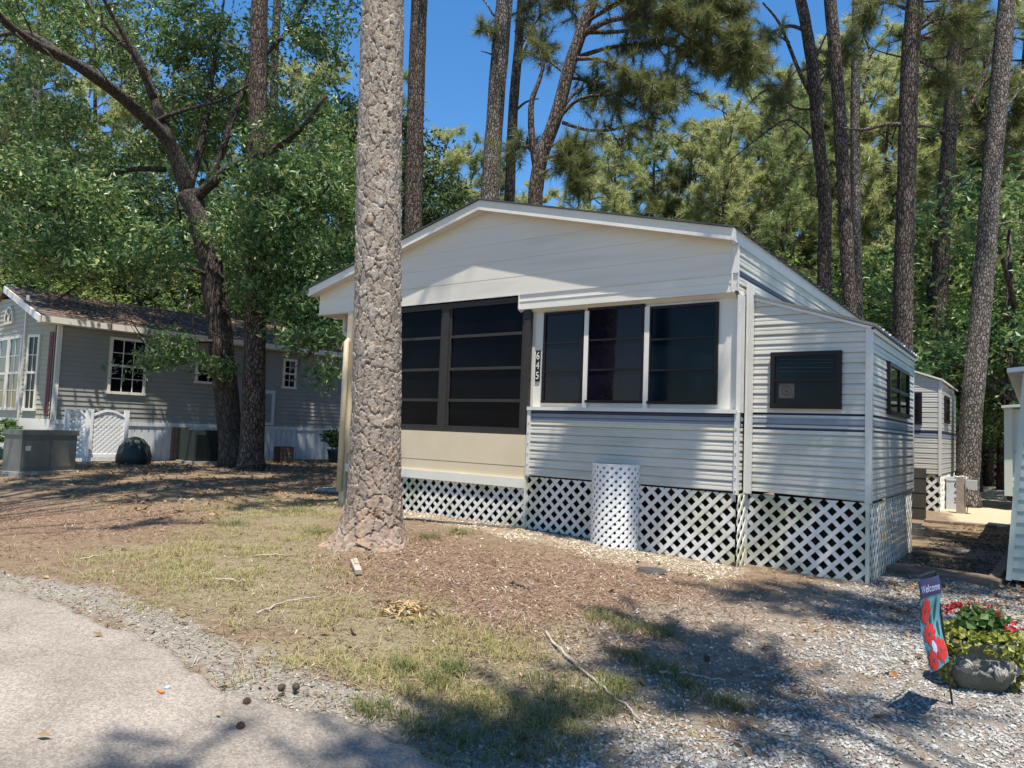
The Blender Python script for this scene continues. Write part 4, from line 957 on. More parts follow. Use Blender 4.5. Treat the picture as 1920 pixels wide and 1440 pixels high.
# ================================================================== TREES
PXM = lambda w_, depth: w_*depth/FPX        # pixels to metres at a depth
def stem_pts(pts, depth, to_ground=True, up=0.0):
    """points on a stem from picture columns at a real distance; the foot goes down to the ground, the top is carried on"""
    out = []
    for p in pts:
        dp = p[2] if len(p) > 2 else depth
        q = P(p[0], p[1], dp); out.append(q)
    if to_ground:
        b = out[0]; d = out[0]-out[1]; d = d/abs(d[2]); zg_ = gz(b[0], b[1])-0.05
        if b[2] > zg_+0.2: b2 = b+d*(b[2]-zg_)*np.array([0.5, 0.5, 0]); b2[2] = zg_; out.insert(0, b2)
        else: out[0] = np.array([b[0], b[1], zg_])
    if up:
        d = out[-1]-out[-2]; d = d/np.linalg.norm(d); d = unit(d+np.array([0, 0, 0.5])); out.append(out[-1]+d*up*0.5); out.append(out[-1]+unit(d+np.array([0, 0, 0.6]))*up*0.5)
    return out
def dens(pts, n=4):
    out = []
    for a, b in zip(pts[:-1], pts[1:]):
        for k in range(n): out.append(a+(b-a)*k/n)
    out.append(pts[-1]); return smooth_pts(out)
def smooth_pts(p):
    p = [np.array(q, float) for q in p]
    for _ in range(2): p = [p[0]]+[(p[i-1]+2*p[i]+p[i+1])/4 for i in range(1, len(p)-1)]+[p[-1]]
    return p
# shared crown meshes for pines whose tops stand above the picture
CROWN = []
for sd, (H, sp, nb) in enumerate(((6.5, 2.6, 34), (5.5, 2.2, 30), (7.5, 3.2, 40))):
    lm, C_, D_, VF = pine_crown(100+sd, H, 0.0, sp, nb, 0.26, 20, 0.014, 4)
    lm.tube([(0, 0, -0.2), (0.05, 0, H*0.5), (0, 0.05, H)], [0.10, 0.07, 0.02], 6)
    CROWN.append((lm.mesh('crown_limbs', [M['bark_pine']], True), npmesh('crown_needles', VF[0], VF[1], M['needle'])))
def add_crown(root, top, k, s=1.0, rot=0.0):
    lm, nd = CROWN[k % 3]
    a = link('branches', lm, root); b = link('crown', nd, root)
    for o in (a, b):
        o.location = Vector(top.tolist())-wpos(root)-Vector((0, 0, 1.2*s)); o.scale = (s, s, s); o.rotation_euler = (0, 0, rot)
def boughs(specs, r, L=0.22, n=26, wd=0.010, spread=0.5, per=16, bark='bark_pine', t0=0.30):
    """needle-clad limbs: each spec = (points, thickness at the start, how bushy)"""
    mb = MB(); C = []; D = []
    for pts, r0, bush in specs:
        p = dens(pts, 4); mb.tube(p, list(np.linspace(r0, 0.010, len(p))), 6)
        ln = sum(np.linalg.norm(b-a) for a, b in zip(p[:-1], p[1:]))
        for k in range(int(per*ln*bush)):
            t = (t0+(1-t0)*r.random()**0.8)*(len(p)-1.001); j = int(t); base = p[j]+(p[j+1]-p[j])*(t-j)
            d = unit(unit(p[j+1]-p[j])*0.6+r.normal(size=3)*0.8+np.array([0, 0, 0.15])); q = limb(r, base, d, spread*(0.5+0.8*r.random()), 2, -0.05, 0.25)
            mb.tube(q, [0.010, 0.007, 0.004], 3, caps=False)
            for s in (0.5, 0.8, 1.0): C.append(base+(q[-1]-base)*s); D.append(unit(q[-1]-q[0]))
    return mb, needles(np.array(C), np.array(D), n, L, wd, r)
def tall_pine(pts, depth, w0, w1, label, bark='bark_pine', up=5.0, crown=0, cs=1.0, extra=None, group='tall pine trunks behind the trailer', forks=(), name='pine_tree', r_b=None):
    p = stem_pts(pts, depth, True, up); root = thing(name, p[0], label, 'tree', group)
    q = dens(p, 5); n = len(q); k_ = int(n*len(pts)/(len(p)))
    rad = list(np.interp(np.linspace(0, 1, n), [0, 0.06, 0.7, 1], [PXM(w0, depth)*0.62, PXM(w0, depth)*0.5, PXM(w1, depth)*0.5, PXM(w1, depth)*0.25]))
    mb = MB(); mb.tube(q, rad, 14, jit=0.10)
    for fp, fr in forks:
        f = dens(stem_pts(fp, depth, False), 4); mb.tube(f, list(np.linspace(fr, fr*0.35, len(f))), 7, jit=0.08)
    mb.build('trunk', [M[bark]], root, True)
    if extra:
        lm, VF = boughs(extra, np.random.default_rng(int(depth*100)+len(pts)), **(r_b or {})); lm.build('branches', [M[bark]], root, True); fol('crown' if crown is None else 'needles', VF, M['needle'], root)
    if crown is not None: add_crown(root, p[-1], crown, cs, depth)
    return root
PP = P
# --- trunks rising behind the trailer, left to right
tall_pine([(775, 560), (774, 430), (779, 200), (786, 0)], 16.5, 36, 30, 'straight dark pine just right of the thick foreground trunk, ivy on its foot', crown=0)
tall_pine([(913, 560), (918, 375), (930, 190), (946, 0)], 16.0, 36, 31, 'thick scaly pine leaning right behind the roof peak', 'bark_pine_grey', crown=1,
          forks=[([(948, 35), (925, 30), (915, 10), (890, -20)], 0.035), ([(932, 108), (918, 100), (902, 96)], 0.025)],
          extra=[([P(941, 60, 16), P(915, 48, 15.8), P(905, 46, 15.6)], 0.02, 1.5)], r_b=dict(spread=0.3))
tall_pine([(952, 560), (955, 375), (962, 200), (972, 90), (978, 0)], 18.5, 22, 16, 'slim pine right beside the thick scaly pine behind the roof peak', crown=1, cs=0.8,
          forks=[([(966, 130), (985, 95), (1000, 45), (1035, 10)], 0.05), ([(960, 215), (985, 190), (1010, 185)], 0.04), ([(965, 60), (985, 45), (1010, 50)], 0.03)],
          extra=[([P(974, 60, 18.5), P(988, 30, 18.2), P(995, 5, 17.8)], 0.03, 1.6), ([P(971, 100, 18.5), P(1000, 45, 18), P(1040, 0, 17.8)], 0.03, 1.2)])
D4 = 14.5
tall_pine([(998, 560), (1002, 380), (1012, 300), (1045, 215), (1068, 120), (1098, 40), (1118, -20)], D4, 30, 22, 'forked dark pine with heavy hanging needle boughs leaning right over the roof', crown=2, cs=0.9,
          forks=[([(1008, 330), (996, 250), (995, 190), (1012, 150), (1020, 120)], 0.085), ([(1030, 245), (1060, 195), (1085, 165)], 0.05)],
          extra=[([P(1085, 70, D4), P(1140, 35, D4-.3), P(1230, 30, D4-.6), P(1330, 45, D4-.9), P(1405, 90, D4-1.1)], 0.07, 2.6),
                 ([P(1230, 30, D4-.6), P(1290, 70, D4-.5), P(1360, 120, D4-.4), P(1415, 130, D4-.2)], 0.05, 3.0),
                 ([P(1330, 50, D4-.9), P(1375, 90, D4-1.0), P(1410, 120, D4-1.2)], 0.04, 3.5),
                 ([P(1100, 60, D4), P(1180, 60, D4+.4), P(1270, 20, D4+.8), P(1380, 20, D4+1)], 0.05, 2.2),
                 ([P(1075, 110, D4), P(1130, 110, D4-.3), P(1190, 145, D4-.7), P(1230, 190, D4-.9)], 0.05, 2.2),
                 ([P(1190, 145, D4-.7), P(1250, 150, D4-.5), P(1300, 180, D4-.4)], 0.03, 2.0),
                 ([P(1040, 230, D4), P(1085, 180, D4-.2), P(1180, 175, D4-.5), P(1255, 165, D4-.8)], 0.045, 1.3),
                 ([P(1055, 230, D4), P(1100, 245, D4-.2), P(1150, 245, D4-.5), P(1210, 225, D4-.8), P(1265, 200, D4-1)], 0.04, 1.2),
                 ([P(1010, 300, D4), P(1050, 290, D4-.4), P(1075, 310, D4-.7), P(1090, 345, D4-.9)], 0.04, 3.4),
                 ([P(1015, 280, D4), P(1060, 265, D4-.4), P(1085, 290, D4-.6)], 0.04, 3.2),
                 ([P(1000, 290, D4), P(985, 270, D4+.4), P(960, 285, D4+.6)], 0.03, 2.0),
                 ([P(1062, 140, D4), P(1030, 115, D4+.3), P(1010, 80, D4+.5)], 0.03, 2.2),
                 ([P(1095, 50, D4), P(1070, 20, D4+.3), P(1050, -10, D4+.5)], 0.03, 2.2),
                 ([P(1090, 50, D4), P(1150, 5, D4-.3), P(1220, -20, D4-.6)], 0.04, 2.2), ([P(1098, 40, D4), P(1180, -5, D4+.3), P(1290, -15, D4+.5), P(1400, 15, D4+.7)], 0.05, 2.6), ([P(1075, 110, D4), P(1150, 85, D4+.6), P(1250, 80, D4+1.0), P(1330, 110, D4+1.2)], 0.05, 2.4), ([P(1060, 145, D4), P(1100, 150, D4+.5), P(1150, 190, D4+.8)], 0.04, 2.2)], r_b=dict(n=30, spread=0.42, per=13))
tall_pine([(1548, 640), (1545, 500), (1548, 380), (1532, 240), (1525, 130), (1510, 40), (1495, -30)], 17.0, 26, 20, 'thin crooked pine behind the right roof slope, first of three together', crown=1,
          forks=[([(1528, 190), (1500, 140), (1462, 40), (1430, 5)], 0.06), ([(1516, 60), (1480, 45), (1430, 70), (1412, 78)], 0.05), ([(1530, 205), (1490, 205), (1440, 160), (1400, 200)], 0.03), ([(1535, 270), (1480, 215), (1420, 260), (1370, 300)], 0.03), ([(1530, 110), (1550, 60), (1570, 40)], 0.03)],
          extra=[([P(1480, 80, 17), P(1450, 60, 16.8), P(1425, 90, 16.6)], 0.03, 1.6), ([P(1495, 130, 17), P(1470, 160, 16.8), P(1450, 200, 16.6)], 0.02, 1.8), ([P(1525, 180, 17), P(1560, 120, 17.3), P(1590, 90, 17.6)], 0.03, 2.0)])
tall_pine([(1596, 660), (1590, 520), (1582, 350), (1570, 150), (1556, 0)], 15.0, 26, 22, 'dark straight pine second of three together behind the right roof slope', crown=0)
tall_pine([(1610, 660), (1607, 520), (1603, 300), (1604, 120), (1606, 0)], 19.0, 20, 15, 'pale barked pine standing close behind the dark straight one', 'bark_pine_grey', crown=1)
tall_pine([(1692, 700), (1693, 560), (1700, 320), (1706, 100), (1716, 0)], 14.5, 36, 30, 'stout dark pine behind the corrugated roof of the side room', crown=2,
          forks=[([(1705, 235), (1660, 232), (1620, 245), (1580, 240)], 0.055), ([(1712, 60), (1750, 20), (1790, 5)], 0.05), ([(1703, 240), (1740, 235), (1780, 250)], 0.04)],
          extra=[([P(1718, 60, 14.5), P(1760, 30, 14.3), P(1810, 50, 14.1)], 0.04, 1.8), ([P(1716, 110, 14.5), P(1760, 130, 14.6), P(1800, 170, 14.8)], 0.04, 1.8), ([P(1706, 20, 14.5), P(1660, 0, 14.4), P(1620, 30, 14.3)], 0.04, 1.8), ([P(1712, 70, 14.5), P(1770, 70, 15), P(1830, 20, 15.3)], 0.04, 1.8)])
tall_pine([(1748, 760), (1760, 600), (1772, 380), (1786, 200), (1796, 0)], 19.0, 30, 20, 'bare pine trunk between the stout dark pine and the leaning one at the right', crown=1,
          forks=[([(1765, 250), (1830, 190), (1860, 100), (1880, 30)], 0.07)])
tall_pine([(1815, 885), (1822, 760), (1838, 600), (1852, 420), (1872, 180), (1888, 0)], 15.5, 40, 30, 'big leaning pine rising from the leaf litter behind the white trailer', 'bark_pine_grey', crown=0,
          forks=[([(1850, 430), (1890, 415), (1930, 420)], 0.03), ([(1856, 260), (1900, 180), (1940, 150)], 0.04)])
tall_pine([(1788, 880), (1770, 740), (1748, 640), (1760, 520)], 19.5, 34, 26, 'dark trunk in shade just left of the big leaning pine', crown=1, up=7)
tall_pine([(52, 640), (55, 500), (62, 350), (70, 150), (82, 0)], 27.0, 22, 16, 'grey pine trunk behind the roof of the grey house, far left', 'bark_pine_grey', crown=0, group='pine trunks behind the grey house')
tall_pine([(38, 640), (40, 500), (38, 350), (35, 150), (30, 0)], 31.0, 14, 10, 'thin pale trunk behind the grey house next to the frame edge', 'bark_pine_grey', crown=1, group='pine trunks behind the grey house')
tall_pine([(518, 640), (516, 500), (512, 300), (515, 100), (520, 0)], 22.0, 18, 14, 'slim pine trunk half hidden in leaves right of the twin trunks', crown=1, group='pine trunks behind the grey house')
# the pine of the twin trunks, by the grey house
p11 = tall_pine([(470, 886), (474, 800), (480, 560), (482, 300), (486, 0)], 15.3, 46, 29, 'straight pine beside the forked leafy tree in front of the grey house', crown=2, cs=1.1, group='twin trunks by the grey house')

# --- the forked leafy tree
DO = 15.8
po = stem_pts([(440, 878), (424, 740), (410, 600), (395, 490), (374, 410), (352, 362)], DO)
oak = thing('leafy_tree', po[0], 'broad forked leafy tree with dark trunk in front of the grey house', 'tree', 'twin trunks by the grey house')
mb = MB(); q = dens(po, 6); mb.tube(q, list(np.interp(np.linspace(0, 1, len(q)), [0, 0.08, 0.6, 1], [0.36, 0.26, 0.25, 0.22])), 16, jit=0.10); mb.build('trunk', [M['bark_oak']], oak, True)
def oakpts(l): return [P(*a) for a in l]
LIMBS = [([(355, 370, 15.8), (325, 275, 15.6), (290, 235, 15.2), (215, 170, 14.2), (130, 112, 13.0), (55, 78, 12.2), (5, 40, 11.5), (-60, -40, 11)], 0.17),
         ([(318, 265, 15.6), (290, 190, 15.8), (262, 110, 16.0), (225, 75, 16.1), (180, 30, 16.2), (140, -40, 16.4)], 0.12),
         ([(290, 190, 15.8), (262, 120, 15.4), (230, 60, 15.2), (200, 10, 15), (170, -60, 14.8)], 0.09),
         ([(356, 380, 15.8), (395, 345, 15.7), (432, 310, 15.5), (500, 290, 15), (560, 250, 14.6), (610, 180, 14.4)], 0.13),
         ([(268, 240, 15.4), (310, 218, 15.6), (350, 205, 15.7), (420, 188, 15.8), (480, 150, 16)], 0.06),
         ([(130, 112, 13), (60, 60, 13.6), (10, 62, 13.9), (-60, 90, 14)], 0.06),
         ([(310, 318, 15.6), (250, 316, 15.0), (190, 330, 14.2), (120, 360, 13.4), (60, 400, 12.8)], 0.06),
         ([(400, 520, 15.8), (350, 500, 15.2), (260, 500, 14.4), (170, 520, 13.8), (110, 560, 13.2)], 0.06),
         ([(405, 560, 15.8), (440, 600, 15.4), (500, 590, 14.9), (570, 610, 14.4), (640, 660, 14)], 0.05),
         ([(412, 640, 15.8), (370, 640, 15.2), (320, 655, 14.8), (260, 680, 14.4)], 0.04),
         ([(395, 345, 15.7), (430, 240, 15.9), (470, 130, 16.3), (540, 60, 16.6), (590, -30, 17)], 0.09),
         ([(352, 365, 15.8), (380, 260, 16.2), (400, 130, 16.8), (420, 0, 17.2)], 0.10)]
mb = MB()
for l, r0 in LIMBS:
    q = dens(oakpts(l), 4); mb.tube(q, list(np.linspace(r0, max(0.018, r0*0.25), len(q))), 9, jit=0.12)
    for k in range(6):
        t = int((0.35+0.6*random.random())*(len(q)-2)); tw = limb(rng, q[t], unit(q[t+1]-q[t])*0.5+rng.normal(size=3)*0.7, 0.6+0.7*random.random(), 4, -0.02, 0.25); mb.tube(tw, [0.02, 0.016, 0.012, 0.008, 0.005], 4, caps=False)
mb.build('branches', [M['bark_oak']], oak, True)
ro_ = np.random.default_rng(5)
def E(px, py, d, rx, ry, rd, n): return (P(px, py, d), (PXM(rx, d), rd, PXM(ry, d)), n)
CL = [E(90, 330, 12.9, 150, 50, 0.7, 44), E(40, 430, 13.0, 110, 60, 0.8, 34), E(190, 420, 13.4, 100, 70, 0.8, 36), E(250, 478, 13.6, 120, 48, 0.8, 40), E(120, 492, 13.0, 110, 38, 0.8, 32),
      E(490, 400, 14.4, 120, 110, 1.0, 76), E(560, 330, 15.0, 110, 110, 1.4, 60), E(600, 420, 15.4, 70, 120, 1.4, 50), E(520, 520, 14.6, 110, 70, 1.0, 54), E(600, 560, 15.2, 70, 70, 1.0, 30),
      E(560, 150, 17.2, 110, 140, 1.4, 66), E(430, 120, 17.4, 110, 130, 1.4, 60), E(370, 60, 17.4, 110, 80, 1.4, 40), E(400, 220, 16.8, 100, 70, 1.2, 42), E(630, 60, 17.5, 50, 90, 1.4, 26), E(640, 240, 17.0, 40, 120, 1.4, 26),
      E(40, 120, 17.5, 130, 70, 1.4, 40), E(200, 60, 18, 150, 70, 1.4, 44), E(90, 20, 17.5, 160, 60, 1.4, 40), E(300, 150, 17.6, 90, 90, 1.2, 36), E(330, 250, 17.2, 90, 60, 1.0, 26), E(60, 240, 16.8, 110, 50, 1.0, 26), E(60, 200, 15.6, 120, 60, 1.0, 22), E(210, 90, 16.2, 120, 60, 1.2, 22), E(60, 30, 15.0, 130, 60, 1.2, 30), E(180, 270, 16.4, 120, 50, 1.0, 24), E(320, 40, 16.6, 60, 60, 1.0, 14),
      E(330, 650, 14.8, 70, 28, 0.5, 14), E(270, 680, 14.4, 50, 20, 0.4, 7), E(590, 640, 14.4, 70, 30, 0.6, 18), E(540, 600, 14.8, 70, 40, 0.6, 16), E(640, 700, 14.0, 40, 20, 0.4, 8), E(400, 690, 15.0, 30, 20, 0.4, 5),
      E(330, 460, 16.6, 200, 50, 0.8, 54), E(150, 430, 16.2, 120, 50, 0.8, 34), E(560, 470, 17, 110, 60, 0.8, 36), E(470, 535, 16.6, 110, 28, 0.5, 20)]
CL = [(c_, r__, max(4, int(n_*0.62))) for c_, r__, n_ in CL]
VF = leaves(clumps(CL, ro_, 78, 0.42), 0.122, ro_, 0.45, 0.44); fol('crown', VF, M['leaf'], oak)

# --- dark leafy tree with vines behind the left roof end
pr = stem_pts([(800, 560), (805, 430), (812, 330)], 17.5); dk = thing('leafy_tree', pr[0], 'dark leafy tree behind the left roof slope, beside the straight dark pine', 'tree')
mb = MB(); mb.tube(pr, [0.09, 0.07, 0.06, 0.03], 7); mb.build('trunk', [M['bark_oak']], dk, True)
VF = leaves(clumps([E(790, 330, 17.4, 40, 80, 0.9, 34), E(830, 380, 17.6, 60, 50, 0.9, 34), E(770, 420, 17.2, 40, 60, 0.9, 26), E(860, 410, 17.8, 40, 25, 0.6, 12), E(765, 250, 17, 14, 50, 0.4, 10), E(800, 470, 17.4, 60, 50, 0.8, 20)], ro_, 40, 0.32), 0.12, ro_, 0.5, 0.45); fol('crown', VF, M['leaf_dark'], dk)

# --- prototypes for the woods behind: yellow-green pines and leafy trees
def pine_proto(seed, H, h0, sp, nb, mt):
    lm, C_, D_, VF = pine_crown(seed, H, h0, sp, nb, 0.30, 22, 0.022, 5.6, dens=1.15)
    r = np.random.default_rng(seed+50); bend = [(0, 0, -0.2), (0.1*r.normal(), 0.1*r.normal(), H*0.3), (0.15*r.normal(), 0.15*r.normal(), H*0.65), (0, 0, H)]
    st = MB(); st.tube(dens([np.array(b) for b in bend], 4), list(np.linspace(0.19, 0.03, 13)), 9, jit=0.1)
    return st.mesh('pine_stem', [M['bark_pine']], True), lm.mesh('pine_limbs', [M['bark_pine']], True), npmesh('pine_needles', VF[0], VF[1], mt)
PINES = [pine_proto(201, 14, 3.2, 3.3, 54, M['needle_yel']), pine_proto(202, 14, 4.2, 2.8, 46, M['needle_mid']), pine_proto(203, 14, 5.5, 3.0, 44, M['needle']), pine_proto(204, 14, 2.4, 3.6, 58, M['needle_yel'])]
def leafy_proto(seed, H, mt, n=60, leaf=0.15, wide=0.32):
    r = np.random.default_rng(seed); st = MB(); st.tube([(0, 0, -0.2), (0.1, 0.05, H*0.3), (0.0, 0.1, H*0.75)], [0.16, 0.12, 0.04], 8)
    specs = [((0, 0, H*0.55), (H*wide, H*wide, H*0.42), n)]
    for k in range(7):
        a = r.random()*6.28; z = H*(0.25+0.6*r.random()); rr = H*wide*(1.0-0.5*abs(z/H-0.5))
        c = np.array([math.cos(a)*rr*0.75, math.sin(a)*rr*0.75, z]); specs.append((c, (H*0.12, H*0.12, H*0.08), n//6)); st.tube([(0, 0, z*0.7), tuple(c*0.6+np.array([0, 0, z*0.35])), tuple(c)], [0.05, 0.035, 0.012], 5)
    VF = leaves(clumps(specs, r, 34, 0.40), leaf, r, 0.5, 0.48)
    return st.mesh('leafy_stem', [M['bark_oak']], True), npmesh('leafy_leaves', VF[0], VF[1], mt)
LEAFY = [leafy_proto(301, 8, M['leaf_light'], 90), leafy_proto(302, 8, M['leaf_dark'], 90), leafy_proto(303, 8, M['leaf'], 100)]
def plant_tree(kind, k, px, depth, top_py, label, group, name=None, fat=1.0):
    q = P(px, 800, depth); z = gz(q[0], q[1]); t_ = P(px, top_py, depth)[2]; H0 = 14.0 if kind == 'pine' else 8.0; s = max(0.25, (t_-z)/H0)
    root = thing(name or ('pine_tree' if kind == 'pine' else 'leafy_tree'), (q[0], q[1], z), label, 'tree', group)
    parts = PINES[k % 4] if kind == 'pine' else LEAFY[k % 3]
    for nm, me in zip(('trunk', 'branches', 'crown') if kind == 'pine' else ('trunk', 'crown'), parts):
        o = link(nm, me, root); o.location = (0, 0, 0)
    root.scale = (s*fat, s*fat, s); root.rotation_euler = (0, 0, random.random()*6.28)
    return root
for i, (px, d, ty) in enumerate(((812, 30, 236), (862, 33, 258), (912, 38, 300), (1090, 34, 318), (1140, 29, 258), (1215, 31, 235), (1290, 30, 222), (1352, 27, 190), (1415, 30, 160), (1470, 25, 175), (1530, 29, 110), (1625, 31, 60), (1670, 27, 130), (1770, 29, 30), (1850, 27, 40), (1935, 28, -40), (985, 36, 330), (1120, 38, 275), (1180, 36, 258), (1262, 38, 240), (1330, 36, 215), (1392, 34, 185), (1445, 37, 150), (1502, 36, 110), (1580, 38, 60), (1720, 36, 40), (1800, 34, 10))):
    plant_tree('pine', i, px, d, ty, 'sunlit yellow green pine in the row of woods behind the trailer roof', 'pines in the woods behind the trailer')
for i, (px, d, ty) in enumerate(((20, 31, 70), (120, 34, 20), (205, 33, 120), (320, 32, 130), (420, 36, 60), (560, 33, 80), (640, 30, 190), (700, 36, 120), (-40, 30, 150), (740, 31, 300))):
    plant_tree('pine', i+2, px, d, ty, 'pine seen through the leaves behind the grey house', 'pines behind the grey house')
for i, (px, d, ty, k, f) in enumerate(((1735, 20, 330, 2, 1.1), (1830, 21, 300, 0, 1.0), (1905, 17.5, 250, 2, 1.1), (1660, 23, 470, 0, 1.2), (1880, 22, 480, 1, 1.3), (1720, 24, 560, 1, 1.5), (1780, 21.5, 620, 1, 1.3), (1560, 25, 420, 0, 1.0), (1440, 24, 440, 0, 1.1), (1500, 30, 330, 0, 1.0), (1850, 24, 660, 1, 1.6), (1930, 24, 600, 0, 1.4), (1640, 27, 600, 1, 1.4))):
    plant_tree('leafy', k, px, d, ty, ('light green leafy tree among the trunks right of the trailer', 'dark leafy tree in the shade among the trunks at the right', 'green leafy tree with layered boughs among the trunks at the right')[k], 'leafy trees right of the trailer', fat=f)
for i, (px, d, ty, k, f) in enumerate(((30, 25, 420, 0, 1.3), (140, 27, 380, 1, 1.2), (240, 26, 400, 0, 1.2), (330, 28, 300, 1, 1.1), (440, 27, 420, 0, 1.1), (520, 25, 400, 1, 1.2), (600, 26, 360, 1, 1.2), (650, 24, 430, 2, 1.0), (700, 27, 420, 1, 1.2), (90, 30, 230, 1, 1.1), (430, 31, 180, 1, 1.0), (580, 30, 150, 2, 1.0), (-30, 26, 300, 2, 1.2), (840, 32, 470, 1, 1.3))):
    plant_tree('leafy', k, px, d, ty, ('light green leafy tree behind the roof of the grey house', 'dark leafy tree behind the roof of the grey house', 'green leafy tree with layered boughs behind the grey house')[k], 'leafy trees behind the grey house', fat=f)
# far woods: one mass
def far_woods():
    r = np.random.default_rng(77); Vs = []; Fs = []; b = 0
    def arr(me):
        n = len(me.vertices); co = np.empty(n*3, np.float32); me.vertices.foreach_get('co', co)
        f = np.empty(len(me.loops), np.int32); me.loops.foreach_get('vertex_index', f); return co.reshape(-1, 3), f.reshape(-1, 3)
    src = [arr(PINES[0][2]), arr(PINES[2][2]), arr(LEAFY[0][1]), arr(LEAFY[1][1])]
    for i in range(64):
        h = math.radians(-4+84*(i+0.5)/64+r.normal()*0.8); d = 40+28*r.random(); k = int(r.integers(0, 4)); s = (0.75+0.35*r.random())*(1.0 if k < 2 else 1.2)
        a = r.random()*6.28; V, F = src[k]; c, s_ = math.cos(a), math.sin(a); V2 = np.stack([V[:, 0]*c-V[:, 1]*s_, V[:, 0]*s_+V[:, 1]*c, V[:, 2]], 1)*s
        Vs.append(V2+np.array([-math.sin(h)*d, math.cos(h)*d, 0.0])); Fs.append(F+b); b += len(V)
    return np.concatenate(Vs), np.concatenate(Fs)
VF = far_woods(); o = fol('far_woods', VF, M['needle_mid']); tag(o, 'far woodland that closes the view between the trees', 'woods', kind='stuff')
r_ = np.random.default_rng(9)
sp_ = []
for i in range(46):
    h = math.radians(-6+88*(i+0.5)/46); d = 31+9*r_.random(); sp_.append((np.array([-math.sin(h)*d, math.cos(h)*d, 1.0]), (2.2, 2.2, 1.4+r_.random()), 26))
VF = leaves(clumps(sp_, r_, 22, 0.55), 0.26, r_, 0.4, 0.5); o = fol('undergrowth', VF, M['leaf_dark']); tag(o, 'dark tangle of undergrowth at the foot of the woods', 'undergrowth', kind='stuff')

# --- the foreground pine
bL, bR = gp(640, 1030), gp(742, 1030); cx, cy = (bL[0]+bR[0])/2, (bL[1]+bR[1])/2
fwd = np.array([-0.588, 0.809]); cx += fwd[0]*0.20; cy += fwd[1]*0.20
DF = float((np.array([cx, cy, 1.0])-CAM) @ RC[2])
def trunk_mesh():
    NT, dz = 210, 0.0085; zb = gz(cx, cy)-0.06; zt = 6.6; nz = int((zt-zb)/dz)
    z = np.linspace(zb, zt, nz); th = np.linspace(0, 2*np.pi, NT, endpoint=False); T, Z = np.meshgrid(th, z); h = Z-zb
    # axis and radius from the picture
    py = np.array([-260, 0, 300, 600, 900, 960]); lx = np.array([688, 680, 670, 665, 656, 652]); rx = np.array([758, 757, 752, 752, 750, 750])
    zz = []; ax_ = []; rr = []
    for y_, a, b in zip(py, lx, rx):
        q = P((a+b)/2, y_, DF); 
        dpt = DF; zz.append(q[2]); ax_.append(q[:2]); rr.append(PXM(b-a, dpt)/2)
    o_ = np.argsort(zz); zz = np.array(zz)[o_]; ax_ = np.array(ax_)[o_]; rr = np.array(rr)[o_]
    AX = np.interp(Z, zz, ax_[:, 0]); AY = np.interp(Z, zz, ax_[:, 1]); R_ = np.interp(Z, zz, rr)
    lob = 0.5+0.5*np.cos(5*T+1.2)+0.35*np.cos(3*T+0.4)
    R_ = R_*(1+0.52*np.exp(-h/0.16)*(0.75+0.55*lob)+0.10*np.exp(-h/0.5)+0.55*np.exp(-h/0.13)*np.maximum(0, np.cos(T+2.51))**3)
    def hsh(a, b, s):
        n = (a*73856093 ^ b*19349663 ^ s*83492791) & 0x7fffffff; n = ((n ^ (n >> 13))*1274126177) & 0x7fffffff; return ((n ^ (n >> 16)) & 0xffff)/65535.0
    def flakes(ncell, ch, wa, wb, sd):
        """jittered cells round the stem: edge distance, cell value, tilt"""
        wu = wa*(fbm(T*4, Z*16, 1.0, 3+sd)-0.5)+wb*(fbm(T*13, Z*52, 1.0, 4+sd)-0.5); wv = wa*(fbm(T*4+9, Z*14, 1.0, 5+sd)-0.5)+wb*(fbm(T*13, Z*48+7, 1.0, 6+sd)-0.5)
        U = T/(2*np.pi)*ncell+wu; Vv = Z/ch+wv; ui = np.floor(U).astype(int); vi = np.floor(Vv).astype(int)
        F1 = np.full(U.shape, 9.0); F2 = np.full(U.shape, 9.0); cid = np.zeros(U.shape); tilt = np.zeros(U.shape)
        for du in (-1, 0, 1):
            for dv in (-1, 0, 1):
                a = (ui+du); b = vi+dv; am = np.mod(a, ncell); jx = a+0.08+0.84*hsh(am, b, 1+sd); jy = b+0.08+0.84*hsh(am, b, 2+sd)
                d = np.abs(U-jx)*0.55+np.hypot(U-jx, (Vv-jy)*0.9)*0.6; rnd = hsh(am, b, 3+sd); tl_ = (Vv-jy)*(hsh(am, b, 4+sd)-0.3)+(U-jx)*(hsh(am, b, 6+sd)-0.5)
                lt = d < F1; F2 = np.where(lt, F1, np.minimum(F2, d)); cid = np.where(lt, rnd, cid); tilt = np.where(lt, tl_, tilt); F1 = np.where(lt, d, F1)
        return F2-F1, cid, tilt
    e1, c1, t1 = flakes(14, 0.112, 0.6, 0.20, 0); e2, c2, t2 = flakes(30, 0.050, 0.7, 0.25, 40)
    big = sstep(e1/0.075); small = sstep(e2/0.09); fine = fbm(T*11, Z*48, 1.0, 15)-0.5
    plate = big*(0.45+0.55*np.maximum(small, c1 > 0.6)); cid = 0.45*c1+0.55*c2
    disp = (0.007*big+0.003*big*small+0.004*big*np.floor(c1*3)+0.009*big*t1+0.004*t2*small+0.003*fine+0.008*(fbm(T*2, Z*5, 1.0, 25)-0.5))*(1+0.8*np.exp(-h/0.2))
    Rr = R_-0.012+disp
    Vx = np.stack([AX+Rr*np.cos(T), AY+Rr*np.sin(T), Z], -1).reshape(-1, 3)
    i = np.arange(nz*NT).reshape(nz, NT); j = np.roll(i, -1, 1)
    F = np.stack([i[:-1], j[:-1], j[1:], i[1:]], -1).reshape(-1, 4)
    low = np.exp(-h/1.0)
    return Vx, F, dict(plate=plate.ravel(), cell=cid.ravel(), fine=(fine+0.5).ravel(), low=low.ravel()), (AX[-1, 0], AY[-1, 0], zt, R_[-1, 0])
